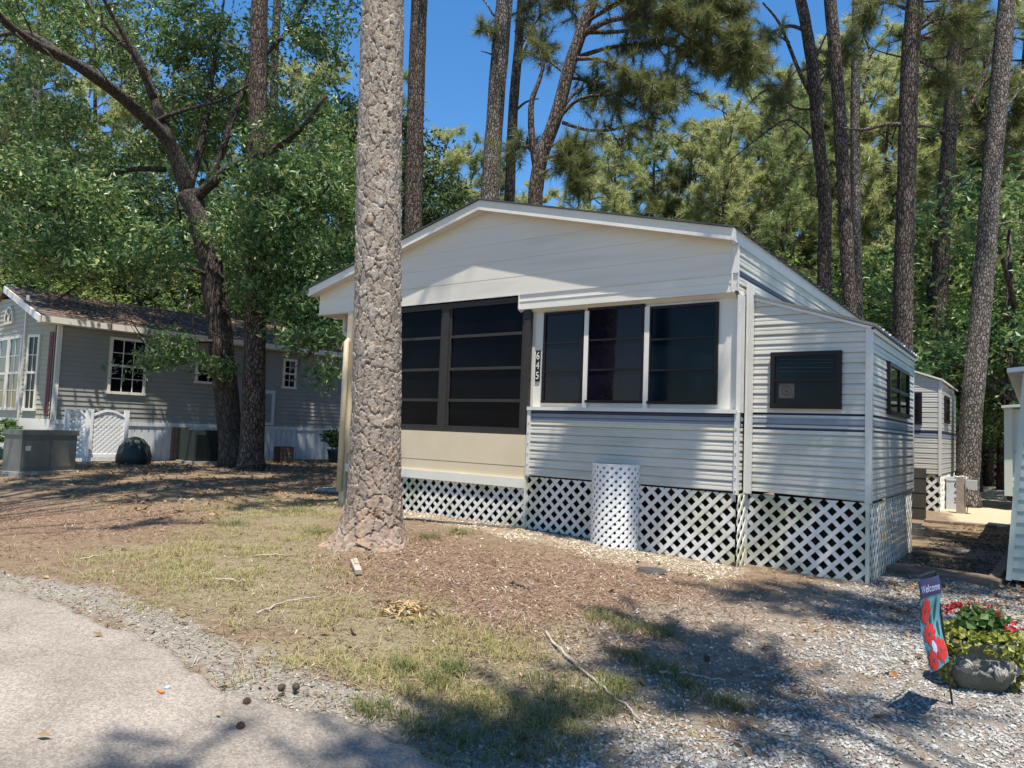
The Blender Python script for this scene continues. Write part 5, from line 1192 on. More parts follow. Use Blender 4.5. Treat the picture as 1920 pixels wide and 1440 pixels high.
Vt, Ft, At, topc = trunk_mesh()
def fgbark():
    mt, t, b = newmat('flaky_pine_bark')
    def A(n): return N_(t, 'ShaderNodeAttribute', attribute_name=n).outputs['Fac']
    r = ramp(t, [(0.0, (0.25, 0.20, 0.155)), (0.3, (0.40, 0.34, 0.275)), (0.55, (0.33, 0.28, 0.23)), (0.8, (0.46, 0.41, 0.35)), (0.93, (0.35, 0.24, 0.15)), (1.0, (0.25, 0.19, 0.165))]); t.links.new(A('cell'), r.inputs[0])
    rw = ramp(t, [(0.0, (0.20, 0.145, 0.11)), (0.3, (0.33, 0.255, 0.20)), (0.55, (0.27, 0.205, 0.165)), (0.78, (0.38, 0.245, 0.15)), (1.0, (0.23, 0.17, 0.15))]); t.links.new(A('cell'), rw.inputs[0])
    m0 = N_(t, 'ShaderNodeMixRGB'); t.links.new(A('low'), m0.inputs[0]); t.links.new(r.outputs[0], m0.inputs[1]); t.links.new(rw.outputs[0], m0.inputs[2])
    rf = ramp(t, [(0.3, (0.62, 0.6, 0.58)), (0.6, (1.1, 1.08, 1.06))]); t.links.new(A('fine'), rf.inputs[0])
    m1 = N_(t, 'ShaderNodeMixRGB', blend_type='MULTIPLY'); m1.inputs[0].default_value = 0.8; t.links.new(m0.outputs[0], m1.inputs[1]); t.links.new(rf.outputs[0], m1.inputs[2])
    rp = ramp(t, [(0.02, (0, 0, 0)), (0.32, (0.72, 0.72, 0.72)), (0.95, (1, 1, 1))]); t.links.new(A('plate'), rp.inputs[0])
    m2 = N_(t, 'ShaderNodeMixRGB'); m2.inputs[1].default_value = (0.035, 0.025, 0.02, 1); t.links.new(rp.outputs[0], m2.inputs[0]); t.links.new(m1.outputs[0], m2.inputs[2])
    t.links.new(m2.outputs[0], b.inputs['Base Color']); b.inputs['Roughness'].default_value = 0.88; b.inputs['Specular IOR Level'].default_value = 0.2
    tc = N_(t, 'ShaderNodeTexCoord'); n = N_(t, 'ShaderNodeTexNoise'); n.inputs['Scale'].default_value = 90; n.inputs['Detail'].default_value = 5; t.links.new(tc.outputs['Object'], n.inputs['Vector'])
    bp = N_(t, 'ShaderNodeBump'); bp.inputs['Strength'].default_value = 0.5; bp.inputs['Distance'].default_value = 0.01; t.links.new(n.outputs['Fac'], bp.inputs['Height']); t.links.new(bp.outputs[0], b.inputs['Normal'])
    return mt
fp = thing('pine_tree', (cx, cy, gz(cx, cy)), 'thick pine with flaky plated bark standing in front of the porch', 'tree')
link('trunk', npmesh('trunk', Vt, Ft, fgbark(), True, At), fp)
mb = MB(); tp = np.array(topc[:3]); mb.tube([tp-EZ*0.3, tp+np.array([0.06, 0.0, 3]), tp+np.array([0.1, 0.1, 6.5])], [topc[3]*0.98, topc[3]*0.85, topc[3]*0.6], 14); mb.build('upper_trunk', [M['bark_pine_grey']], fp, True)
add_crown(fp, tp+np.array([0.1, 0.1, 6.4]), 1, 0.9, 1.0)
def over(target, h): t_ = np.array(target, float); return t_+np.array([SUN_TO.x, SUN_TO.y, SUN_TO.z])/SUN_TO.z*h
shade_boughs = []  # unseen boughs added above the view to shade the front siding
for tg_, h_, b_ in (((-3.55, 6.98, 1.55), 6.0, 2.6), ((-2.8, 6.98, 1.5), 6.2, 3.0), ((-3.1, 6.98, 1.35), 6.1, 2.4)):
    e_ = over(tg_, h_); a_ = tp+np.array([0, 0, 0.6]); shade_boughs.append(([a_, a_+(e_-a_)*0.5+EZ*0.3, e_], 0.05, b_))
lm, VF = boughs(shade_boughs, np.random.default_rng(71), n=26, per=11, spread=0.24, wd=0.012, L=0.2, t0=0.66); lm.build('branches', [M['bark_pine_grey']], fp, True); fol('needles', VF, M['needle'], fp)

# --- pines standing outside the picture on the right and behind, whose boughs shade the yard
def over(target, h): t_ = np.array(target, float); return t_+np.array([SUN_TO.x, SUN_TO.y, SUN_TO.z])/SUN_TO.z*h
def shade_pine(base, H, tg, seed, label, rad=0.22):
    r = np.random.default_rng(seed); b = np.array([base[0], base[1], gz(*base)-0.05]); root = thing('pine_tree', b, label, 'tree', 'pines at the right of the yard outside the picture')
    mb = MB(); top = b+EZ*H; mb.tube(dens([b, b+EZ*H*0.5+r.normal(size=3)*0.1*np.array([1, 1, 0]), top], 5), list(np.linspace(rad, 0.05, 11)), 12, jit=0.1); mb.build('trunk', [M['bark_pine']], root, True)
    sp = []
    for tgt, h, bush in tg:
        e = over(tgt, h); a = np.array([b[0], b[1], min(H-0.5, max(5.0, e[2]-0.9))]); sp.append(([a, a+(e-a)*0.5+EZ*0.15, e+(e-a)*0.06], 0.05, bush))
    lm, VF = boughs(sp, r, n=22, per=4.2, spread=0.55, wd=0.012, L=0.24, t0=0.78); lm.build('branches', [M['bark_pine']], root, True); fol('crown', VF, M['needle'], root)
    return root
def G(px, py): return gp(px, py)
shade_pine((5.0, 4.2), 13, [((-1.35, 7.2, 2.2), 8.0, 1.2), ((-1.5, 7.3, 1.0), 8.6, 1.3), ((-1.24, 8.4, 2.2), 9.0, 1.2), ((-1.2, 9.3, 1.8), 9.2, 1.2), ((-1.0, 9.5, 0.6), 9.5, 1.6), ((-1.0, 8.2, 0.0), 8.8, 1.6),
                            (G(1560, 1120), 8.6, 1.8), (G(1450, 1130), 9.0, 1.5), (G(1660, 1160), 8.2, 1.8), (G(1750, 1060), 8.4, 1.6), (G(1850, 1020), 8.6, 1.8), (G(1760, 1010), 8.8, 2.2), (G(1720, 990), 9.0, 2.0), (G(1680, 1060), 8.6, 2.0), (G(1790, 1040), 8.5, 2.2), (G(1740, 1090), 8.3, 1.6), ((-2.4, 9.5, 3.0), 8.6, 2.2), ((-2.4, 11.2, 3.0), 9.6, 2.4), ((-2.4, 8.2, 2.8), 8.0, 2.0)], 401, 'pine at the right of the yard whose boughs shade the side room')
shade_pine((5.4, -0.6), 12, [(G(1250, 1190), 9.4, 1.10), (G(1330, 1230), 9.2, 1.10), (G(1420, 1240), 9.0, 1.10), (G(1300, 1285), 9.4, 0.77), (G(1240, 1270), 9.8, 0.88)], 402, 'pine beyond the right edge whose boughs shade the dirt and gravel')
shade_pine((2.6, -4.2), 12, [(G(970, 1420), 9.0, 1.4), (G(1080, 1430), 9.0, 1.3), (G(860, 1470), 9.2, 1.2), (G(710, 1450), 9.4, 1.0), (G(330, 1490), 9.6, 0.7), (G(940, 1380), 9.0, 1.4)], 403, 'pine behind the photographer whose boughs shade the near edge of the road')
hl = lambda px, py: np.array(hitplane(px, py, HP, HN))
shade_pine((-7.2, -1.6), 14, [(G(60, 905), 9.6, 2.4), (G(0, 885), 9.6, 2.2), (G(240, 888), 9.8, 2.2), (G(360, 915), 10, 2.2), (G(480, 905), 10, 2.2), (G(660, 900), 10, 2.0), (G(100, 885), 9.7, 2.0), (G(200, 920), 9.8, 2.0), (G(330, 930), 9.9, 1.6), (G(560, 915), 10, 2.2), (G(180, 900), 9.8, 2.4), (G(300, 905), 10, 2.4), (G(420, 900), 10, 2.2), (G(540, 900), 10, 2.4), (G(600, 890), 10, 2.2), (G(120, 925), 9.6, 1.6), (G(460, 925), 9.8, 1.4), (G(250, 985), 10, 1.0), (G(580, 945), 10, 1.2), (G(500, 880), 10, 2.0), (G(360, 880), 10, 2.0)], 404, 'pine beyond the left of the road whose boughs shade the grey house')

# ================================================================== THINGS IN THE YARD
# green utility cabinet
c = gp(82, 893); z = gz(c[0], c[1]); ub = thing('utility_cabinet', (c[0], c[1], z), 'squat grey green utility cabinet on a pad in front of the grey house', 'utility cabinet')
L_, Rr_ = gp(36, 893), gp(140, 884); dU = (Rr_-L_); dU[2] = 0; wU = np.linalg.norm(dU); dU /= wU; dN = np.array([dU[1], -dU[0], 0]); hU = abs(PXM(84, float((c-CAM) @ RC[2])))
mb = MB(); mb.prism([(0, 0.06), (wU, 0.06), (wU, hU*0.93), (wU-0.03, hU), (0.03, hU), (0, hU*0.93)], np.array([L_[0], L_[1], z]), dU, EZ, -dN*0.45); mb.build('body', [M['greenbox']], ub)
mb = MB(); mb.obox((L_[0], L_[1], z), dU, dN, -0.02, wU+0.02, hU*0.90, hU*1.01, -0.48, 0.025); mb.obox((L_[0], L_[1], z), dU, dN, 0, wU, hU*0.80, hU*0.815, 0, 0.006); mb.build('lid', [M['greenbox']], ub)
for k in range(2):
    MB().obox((L_[0], L_[1], z), dU, dN, wU*(0.03+0.49*k), wU*(0.48+0.49*k), 0.13, hU*0.78, 0.0, 0.014).build('door', [M['greenbox']], ub)
mb = MB(); mb.obox((L_[0], L_[1], z), dU, dN, -0.08, wU+0.08, -0.05, 0.06, -0.55, 0.08); mb.build('concrete_pad', [M['concrete']], ub)
mb = MB(); mb.obox((L_[0], L_[1], z), dU, dN, 0.06, 0.15, hU*0.55, hU*0.66, 0.014, 0.017); mb.build('warning_sticker', [M['white']], ub)
# two white lattice screens with curved tops
def vinyl_screen(px0, px1, pyb, pyt, label, depth_shift=0.0):
    a, b = gp(px0, pyb), gp(px1, pyb); d = b-a; d[2] = 0; wd = np.linalg.norm(d); d /= wd; n = np.array([d[1], -d[0], 0]); z = min(gz(*a[:2]), gz(*b[:2])); a = np.array([a[0], a[1], z])
    h = PXM(pyb-pyt, float((a-CAM) @ RC[2])); root = thing('lattice_screen', a+d*wd/2, label, 'lattice screen', 'white vinyl lattice screens by the grey house')
    pw_ = 0.09
    for u in (0, wd-pw_): MB().obox(a, d, n, u, u+pw_, -0.05, h, -0.09, 0.0).build('post', [M['lattice_clean']], root)
    top = lambda u: h*0.90+h*0.10*math.sin(math.pi*(u-pw_)/(wd-2*pw_))
    us = np.linspace(pw_, wd-pw_, 13); poly = [(pw_, 0.16), (wd-pw_, 0.16)]+[(u, top(u)) for u in us[::-1]]
    mb = MB(); lattice(mb, a-n*0.05, d, n, poly, 0.075, 0.042, 0.006); mb.build('lattice_sheet', [M['lattice_clean']], root)
    mb = MB()
    for u0, u1 in zip(us[:-1], us[1:]): mb.prism([(u0, top(u0)-0.05), (u1, top(u1)-0.05), (u1, top(u1)), (u0, top(u0))], a-n*0.06, d, EZ, n*0.04)
    mb.build('top_rail', [M['lattice_clean']], root); MB().obox(a, d, n, pw_, wd-pw_, 0.10, 0.17, -0.06, -0.02).build('bottom_rail', [M['lattice_clean']], root)
vinyl_screen(116, 164, 868, 766, 'narrow white lattice screen seen at an angle behind the utility cabinet')
vinyl_screen(161, 237, 866, 766, 'wider white lattice screen facing the road, right of the narrow one')
# air conditioners and oddments along the skirting
def ac_unit(px, py, hp, wp_, label):
    c = gp(px, py); z = gz(c[0], c[1]); dp = float((c-CAM) @ RC[2]); h, wv = PXM(hp, dp), PXM(wp_, dp); t_ = thing('air_conditioner', (c[0], c[1], z), label, 'air conditioner')
    mb = MB(); mb.obox((c[0], c[1], z), HU, HN, -wv/2, wv/2, 0.06, h, -0.45, 0.25); mb.build('cabinet', [M['acgreen']], t_)
    mb = MB()
    k = 0.12
    while k < h-0.08: mb.obox((c[0], c[1], z), HU, HN, -wv/2+0.04, wv/2-0.04, k, k+0.012, 0.25, 0.262); k += 0.04
    mb.build('grille', [M['black']], t_); MB().obox((c[0], c[1], z), HU, HN, -wv/2-0.05, wv/2+0.05, -0.04, 0.06, -0.5, 0.3).build('pad', [M['concrete']], t_)
M['acgreen'] = mat('dark_green_cabinet', (0.018, 0.032, 0.026), (0.012, 0.022, 0.018), 4, 0.6)
ac_unit(386, 869, 62, 68, 'dark green air conditioner against the skirting left of the twin trunks')
c = gp(250, 869); z = gz(c[0], c[1]); dp = float((c-CAM) @ RC[2]); r0 = PXM(30, dp); mb = MB()
mb.lathe((c[0], c[1], z-0.02), [(r0, 0), (r0*1.02, r0*0.5), (r0*0.86, r0*1.15), (r0*0.5, r0*1.6), (0.01, r0*1.75)], 18); o = mb.build('covered_grill', [M['acgreen']], None, True); recentre(o); tag(o, 'dark dome shaped covered grill beside the lattice screen', 'grill')
c = gp(537, 868); z = gz(c[0], c[1]); dp = float((c-CAM) @ RC[2]); wv = PXM(28, dp); hh = PXM(30, dp); bx_ = thing('crate', (c[0], c[1], z), 'small brown crate on the ground against the white skirting', 'crate')
mb = MB()
for k in range(4): mb.obox((c[0], c[1], z), HU, HN, -wv/2, wv/2, hh*k/4, hh*(k+1)/4-0.012, 0.0, 0.02)
mb.build('slats', [M['wood']], bx_); MB().obox((c[0], c[1], z), HU, HN, -wv/2, wv/2, 0, hh, -0.3, -0.0).build('body', [M['darkwood']], bx_)
# potted plants
def potted(px, py, hp, rp, mt, leafm, label, seed, lh=0.5, leaf=0.13, n=40, group=None):
    c = gp(px, py); z = gz(c[0], c[1]); dp = float((c-CAM) @ RC[2]); R_ = PXM(rp, dp); H_ = PXM(hp, dp); t_ = thing('potted_plant', (c[0], c[1], z), label, 'potted plant', group)
    mb = MB(); mb.lathe((c[0], c[1], z-0.01), [(R_*0.7, 0), (R_, H_*0.9), (R_*1.08, H_*0.9), (R_*1.08, H_), (R_*0.9, H_), (R_*0.85, H_*0.85), (0.0, H_*0.85)], 16); mb.build('pot', [mt], t_, True)
    r = np.random.default_rng(seed); VF = leaves(clumps([((c[0], c[1], z+H_+lh*0.45), (R_*1.5, R_*1.5, lh*0.5), n)], r, 14, 0.1), leaf, r, 0.3, 0.3); fol('leaves', VF, leafm, t_)
M['bluepot'] = mat('blue_glazed_pot', (0.02, 0.045, 0.10), None, 5, 0.25); M['tealpot'] = mat('teal_pot', (0.05, 0.16, 0.15), None, 5, 0.35)
potted(628, 868, 26, 15, M['bluepot'], M['leaf_dark'], 'bushy plant in a dark blue pot by the porch post', 61, 0.55, 0.16, 46)
potted(6, 862, 24, 16, M['tealpot'], M['leaf'], 'plant in a teal pot at the left frame edge below the bay windows', 62, 0.6, 0.14, 40)
potted(30, 842, 16, 12, M['darkwood'], M['leaf_light'], 'low leafy plant in a dark tub just behind the utility cabinet', 63, 0.45, 0.12, 36)
# garden lamp stake in front of the bay windows
c = gp(45, 858); z = gz(c[0], c[1]); dp = float((c-CAM) @ RC[2]); hk = PXM(132, dp); st_ = thing('garden_light', (c[0], c[1], z), 'thin black garden light on a tall stake before the bay windows', 'garden light')
mb = MB(); mb.tube([(c[0], c[1], z), (c[0], c[1], z+hk)], 0.014, 6); mb.tube([(c[0], c[1], z+hk*0.82), (c[0]-0.15, c[1]-0.05, z+hk*0.84), (c[0]-0.2, c[1]-0.07, z+hk*0.76)], 0.01, 5); mb.build('stake', [M['black']], st_)
mb = MB(); mb.lathe((c[0], c[1], z+hk), [(0.03, -0.06), (0.07, 0.0), (0.075, 0.05), (0.03, 0.10), (0.0, 0.11)], 12); mb.build('lamp_head', [M['galv']], st_, True)
mb = MB(); mb.lathe((c[0]-0.2, c[1]-0.07, z+hk*0.62), [(0.02, 0), (0.07, 0.02), (0.07, 0.14), (0.02, 0.17)], 10); mb.build('hanging_lantern', [M['black']], st_)

# --- stone flower planter
pcx = gp(1856, 1314); zc_ = gz(pcx[0], pcx[1]); dpp = float((pcx-CAM) @ RC[2])
pw2 = PXM(124, dpp)/2; ph = PXM(98, dpp); pU = np.array([0.95, 0.31, 0]); pN = np.array([pU[1], -pU[0], 0]); pC = np.array([pcx[0], pcx[1], zc_])+np.array([-pN[0]*0.20, -pN[1]*0.20, 0])
pl = thing('flower_planter', pC, 'grey stone planter with carved roses, full of red flowers and trailing yellow green vine', 'planter')
M['stone'] = mat('mossy_cast_stone', (0.17, 0.16, 0.135), (0.09, 0.085, 0.07), 16, 0.9, 0.5, 50, dirt=((0.09, 0.10, 0.06), 9, 0.5, 0.7))
mb = MB(); prof = [(0.60, -0.01), (0.66, 0.02), (0.92, 0.30), (1.0, 0.55), (0.97, 0.66), (0.86, 0.70), (0.86, 0.80), (0.95, 0.86), (1.0, 0.90), (1.0, 1.0), (0.9, 1.0), (0.86, 0.92), (0.0, 0.90)]
mb.lathe((0, 0, 0), [(a*pw2, b*ph) for a, b in prof], 44, 1.0, 0.78, 0, 2.7)
Vv = np.array(mb.V); mb.V = [tuple(pC+pU*v[0]-pN*v[1]+EZ*v[2]) for v in Vv]; mb.build('bowl', [M['stone']], pl, True)
def on_bowl(a, zf, out=0.0):
    """point on the planter wall at angle a (0 = facing the road) and height fraction"""
    rr = pw2*np.interp(zf, [b for _, b in prof[:10]], [q for q, _ in prof[:10]])+out
    cx_, cy_ = math.sin(a), math.cos(a); f = (abs(cx_)**2.7+abs(cy_)**2.7)**(-1/2.7); return pC+pU*rr*cx_*f+pN*rr*0.78*cy_*f+EZ*ph*zf
mb = MB()
def rose(a, zf, s):
    C_ = on_bowl(a, zf, 0.004); nn = unit(on_bowl(a, zf, 0.05)-on_bowl(a, zf, 0)); tu = unit(np.cross(EZ, nn)); tw = np.cross(nn, tu)
    for ring, (rr, lift, tr) in enumerate(((1.0, 0.0, 0.26), (0.72, 0.22, 0.24), (0.46, 0.40, 0.22), (0.22, 0.5, 0.2))):
        pts = []; n = 12
        for k in range(n+1):
            q = 2*math.pi*k/n+ring*1.1; rad = rr*s*(1+0.10*math.sin(3*q+ring)); pts.append(C_+(tu*math.cos(q)+tw*math.sin(q))*rad+nn*(lift*s+0.12*s*math.sin(2*q+ring)))
        mb.tube(pts, tr*s, 6)
def leaf_relief(a, zf, s, rot):
    C_ = on_bowl(a, zf, 0.003); nn = unit(on_bowl(a, zf, 0.05)-on_bowl(a, zf, 0)); tu = unit(np.cross(EZ, nn)); tw = np.cross(nn, tu); d = tu*math.cos(rot)+tw*math.sin(rot); e = np.cross(nn, d)
    p = [C_-d*s, C_+e*s*0.42+nn*0.008, C_+d*s, C_-e*s*0.42+nn*0.008, C_+nn*0.016]; mb.add(p, [(0, 1, 4), (1, 2, 4), (2, 3, 4), (3, 0, 4)])
for sgn in (0, 1, 2, 3):
    o_ = sgn*math.pi/2
    rose(o_+0.42, 0.47, 0.034); rose(o_-0.50, 0.53, 0.030)
    for k, (da, zf, s, rt_) in enumerate(((0.12, 0.52, 0.032, 0.6), (0.05, 0.42, 0.034, -0.5), (-0.12, 0.46, 0.030, 2.5), (-0.22, 0.57, 0.028, 0.2), (0.22, 0.58, 0.026, 2.2), (-0.28, 0.42, 0.028, -2.4), (0.68, 0.52, 0.03, 0.3), (-0.72, 0.47, 0.03, 2.9), (0.3, 0.36, 0.026, -0.9))): leaf_relief(o_+da, zf, s, rt_)
mb.build('carved_roses', [mat('pale_carved_stone', (0.30, 0.29, 0.255), (0.19, 0.18, 0.15), 20, 0.85, 0.3, 60)], pl, True)
rp_ = np.random.default_rng(21)
M['vine'] = leafmat('yellow_green_vine', [(0, (0.14, 0.17, 0.03)), (0.6, (0.26, 0.28, 0.05)), (1, (0.36, 0.36, 0.10))], 0.35)
M['geranium'] = leafmat('green_geranium_leaves', [(0, (0.03, 0.08, 0.02)), (0.7, (0.07, 0.15, 0.035)), (1, (0.13, 0.21, 0.06))], 0.35)
M['redflower'] = leafmat('red_petals', [(0, (0.22, 0.004, 0.012)), (0.7, (0.40, 0.010, 0.025)), (1, (0.6, 0.04, 0.07))], 0.25)
cc = []
for k in range(520):
    a = rp_.random()*6.283; rr = pw2*(0.55+0.55*rp_.random()); cc.append(pC+pU*rr*math.sin(a)*1.08+pN*rr*0.8*math.cos(a)+EZ*(ph*(1.0+0.12*rp_.random())+0.03*rp_.random()))
for a0, ln in ((-1.15, 0.95), (-1.35, 0.8), (-1.0, 0.55), (-1.55, 0.9), (1.25, 0.9), (1.45, 0.8), (1.05, 0.5), (-0.6, 0.25), (0.1, 0.2), (0.5, 0.28), (-2.2, 0.7), (2.2, 0.8)):
    for k in range(int(70*ln)):
        t = rp_.random(); q = on_bowl(a0+0.10*rp_.normal(), 1.0-t*ln, 0.02+0.02*rp_.random()); cc.append(q)
VF = leaves(np.array(cc), 0.034, rp_, 0.8, 0.85); fol('trailing_vine', VF, M['vine'], pl)
cc = []; fl = []
for k in range(26):
    a = rp_.random()*6.283; rr = pw2*0.62*math.sqrt(rp_.random()); b = pC+pU*(rr*math.sin(a)+0.02)+pN*rr*0.7*math.cos(a)+EZ*(ph*1.0+0.05+0.09*rp_.random()); cc += [b+rp_.normal(size=3)*0.018 for _ in range(13)]
VF = leaves(np.array(cc), 0.048, rp_, 0.8, 0.85); fol('green_leaves', VF, M['geranium'], pl)
for (u, n, h) in ((-0.16, 0.05, 0.15), (-0.11, 0.03, 0.17), (0.0, -0.02, 0.165), (0.10, 0.0, 0.13), (0.14, 0.07, 0.09), (0.06, -0.05, 0.15)):
    b = pC+pU*u+pN*n+EZ*(ph+h); VF = leaves(b+rp_.normal(size=(34, 3))*np.array([0.017, 0.017, 0.011]), 0.022, rp_, 1.0, 0.9)
    fol('red_flower', VF, M['redflower'], pl)
mb = MB(); mb.lathe((0, 0, 0), [(pw2*0.86, ph*0.88), (pw2*0.86, ph*0.95), (0, ph*0.97)], 24, 1.0, 0.78, 0, 2.7); Vv = np.array(mb.V); mb.V = [tuple(pC+pU*v[0]-pN*v[1]+EZ*v[2]) for v in Vv]; mb.build('soil', [M['darkwood']], pl)

# --- garden flag
ft = gp(1787, 1322); zf_ = gz(ft[0], ft[1]); dfl = float((ft-CAM) @ RC[2]); gf = thing('garden_flag', (ft[0], ft[1], zf_), 'small garden flag with red flowers on teal, hanging from a black wire stand', 'garden flag')
tp_ = P(1755, 1078, dfl)+0; armD = unit(np.array([-0.20, -0.975, 0.0])); flL, flH = 0.285, PXM(170, dfl)
arm_end = tp_+armD*flL
mb = MB(); mb.tube([(ft[0], ft[1], zf_-0.03), tuple((np.array([ft[0], ft[1], zf_])+tp_)/2), tuple(tp_), tuple(tp_+EZ*0.02+armD*0.02), tuple(arm_end+EZ*0.02)], 0.005, 6); mb.build('wire_stand', [M['black']], gf)
def flagpt(u, v, off=0.0):
    """u across from the pole, v down"""
    drop = unit(np.array([ft[0], ft[1], zf_])-tp_); side = np.cross(armD, -EZ); wv = 0.005*math.sin(u*6+v*4)+0.012*math.sin(v*7+1)
    return tp_+armD*(u*flL)+drop*(v*flH)*0.96+side*(wv+off)
nu, nv = 14, 18
def flagmesh(name, m_, off=0.0, parent=None, v0=0, v1=1):
    V = []; F = []
    for j in range(nv+1):
        for i in range(nu+1): V.append(flagpt(i/nu, v0+(v1-v0)*j/nv, off))
    for j in range(nv):
        for i in range(nu): F.append((j*(nu+1)+i, j*(nu+1)+i+1, (j+1)*(nu+1)+i+1, (j+1)*(nu+1)+i))
    me = bpy.data.meshes.new(name); me.from_pydata([tuple(v) for v in V], [], F); me.materials.append(m_); me.polygons.foreach_set('use_smooth', np.ones(len(F), bool)); return link(name, me, parent)
cl = flagmesh('cloth', mat('teal_flag_cloth', (0.03, 0.16, 0.18), (0.16, 0.42, 0.52), 7, 0.7), 0, gf)
band = mat('purple_flag_band', (0.03, 0.025, 0.10), None, 8, 0.7); redp = mat('printed_red', (0.62, 0.03, 0.02), (0.45, 0.012, 0.015), 30, 0.7); wht = mat('printed_white', (0.7, 0.72, 0.8), (0.35, 0.4, 0.7), 40, 0.7); drk = mat('printed_dark_green', (0.015, 0.09, 0.08), None, 20, 0.7)
for off in (0.0022, -0.0022):
    flagmesh('top_band', band, off*0.8, cl, 0.0, 0.20)
    def petal(uc, vc, ru, rv, n, lob, m_, nm, o2):
        V = [flagpt(uc, vc, o2)]; 
        for k in range(n):
            q = 2*math.pi*k/n; rr = 0.78+0.22*abs(math.sin(q*lob/2)); V.append(flagpt(min(0.99, max(0.01, uc+ru*rr*math.cos(q))), min(0.995, vc+rv*rr*math.sin(q)), o2))
        me = bpy.data.meshes.new(nm); me.from_pydata([tuple(v) for v in V], [], [(0, 1+k, 1+(k+1) % n) for k in range(n)]); me.materials.append(m_); link(nm, me, cl)
    for uc, vc, ru, rv in ((0.72, 0.36, 0.30, 0.155), (0.62, 0.62, 0.36, 0.125), (0.29, 0.83, 0.30, 0.145), (0.80, 0.88, 0.22, 0.125)):
        petal(uc, vc, ru, rv, 36, 9, redp, 'printed_flower', off*1.6); petal(uc, vc, ru*0.2, rv*0.2, 10, 3, drk, 'flower_eye', off*2.2)
    petal(0.60, 0.76, 0.14, 0.07, 24, 7, wht, 'printed_butterfly', off*2.0)
    for uc, vc, ru, rv in ((0.25, 0.36, 0.05, 0.14), (0.42, 0.50, 0.06, 0.08), (0.15, 0.60, 0.05, 0.09)): petal(uc, vc, ru, rv, 14, 2, drk, 'printed_leaf', off*1.2)
    V, F = text_data('Welcome', 0.060, 0.0); V2 = []
    for v in V:
        u = 0.5+(v[0]/flL)*(-1 if off > 0 else 1)*(1); V2.append(tuple(flagpt(min(0.99, max(0.01, u)), 0.11-v[1]/flH, off*1.4)))
    me = bpy.data.meshes.new('lettering'); me.from_pydata(V2, [], F); me.materials.append(wht); link('lettering', me, cl)

# --- fallen branches, wood, litter
def stick(pxs, r0, mt, label, nm='fallen_branch', grp=None, lift=0.012):
    pts = []
    for p in pxs: q = gp(*p); pts.append(np.array([q[0], q[1], gz(q[0], q[1])+lift+r0*0.6]))
    q = dens(pts, 5); q = [v+rng.normal(size=3)*r0*0.5 for v in q]; mb = MB(); mb.tube(q, list(np.linspace(r0, r0*0.55, len(q))), 7, jit=0.25); o = mb.build(nm, [M[mt]], None, True); recentre(o); return tag(o, label, 'branch', grp)
stick([(1022, 1192), (1058, 1232), (1105, 1272), (1150, 1312), (1200, 1358)], 0.010, 'greywood', 'long pale fallen branch lying on the border of grass and dirt')
stick([(1238, 1266), (1300, 1270), (1360, 1282)], 0.009, 'greywood', 'thin pale stick lying in the shadow on the bare dirt')
stick([(480, 1155), (540, 1130), (605, 1122)], 0.008, 'greywood', 'thin bent stick on the dry grass left of the trunk')
stick([(405, 1090), (440, 1092), (462, 1094)], 0.010, 'greywood', 'short pale stick lying level on the grass left of the trunk')
stick([(475, 1046), (515, 1044), (555, 1044)], 0.010, 'greywood', 'short grey stick near the foot of the thick trunk, on its left')
stick([(955, 1096), (975, 1102), (992, 1107)], 0.012, 'darkwood', 'short charred stick on the pine straw before the lattice')
stick([(150, 1052), (172, 1047), (195, 1043)], 0.008, 'greywood', 'small pale stick at the edge of the road verge')
mb = MB(); q = gp(662, 1058); a = np.array([q[0], q[1], gz(q[0], q[1])+0.03]); q2 = gp(672, 1080); b = np.array([q2[0], q2[1], gz(q2[0], q2[1])+0.03]); mb.beam(a, b, 0.055, 0.035); mb.beam(a+np.array([0.02, 0, 0.012]), (a+b)/2+np.array([0.01, 0, 0.014]), 0.03, 0.03)
o = mb.build('bark_chunk', [M['greywood']]); recentre(o); tag(o, 'pale split chunk of wood lying just before the thick trunk', 'wood chunk')
cone_mat = mat('pine_cone', (0.09, 0.055, 0.035), (0.04, 0.026, 0.018), 30, 0.85)
cones = [(450, 1375, 'pine cone on the asphalt, nearest the camera'), (462, 1328, 'pine cone alone on the asphalt near the verge'), (555, 1305, 'pine cone on the right of the dark puddle stain at the road edge'), (523, 1307, 'pine cone on the left of the dark puddle stain at the road edge'), (1327, 1246, 'pine cone on shaded dirt beneath the side room'), (978, 1402, 'pine cone in grass at the near shade')]
def cone_mesh():
    mb = MB(); prof = []
    for k in range(9): t = k/8; prof.append((0.028*math.sin(math.pi*(0.12+0.83*t))*(1.15 if k % 2 else 0.85), 0.07*t))
    mb.lathe((0, 0, 0), prof, 10); 
    for k in range(46):
        t = (k+0.5)/46; a = k*2.4; rr = 0.026*math.sin(math.pi*(0.15+0.78*t)); c_ = np.array([rr*math.cos(a), rr*math.sin(a), 0.07*t]); d = np.array([math.cos(a), math.sin(a), 0.35]); s_ = np.array([-math.sin(a), math.cos(a), 0]); mb.add([c_-s_*0.006, c_+s_*0.006, c_+d*0.012+EZ*0.004, c_+EZ*0.004], [(0, 1, 2), (0, 2, 3), (1, 3, 2)])
    return mb.mesh('pine_cone', [cone_mat], False)
cm_ = cone_mesh()
for px, py, lb in cones:
    q = gp(px, py); o = link('pine_cone', cm_); o.location = (q[0], q[1], gz(q[0], q[1])+0.036); o.rotation_euler = (1.45, 0, random.random()*6); o.scale = (0.6,)*3; tag(o, lb, 'pine cone', 'pine cones on the ground')
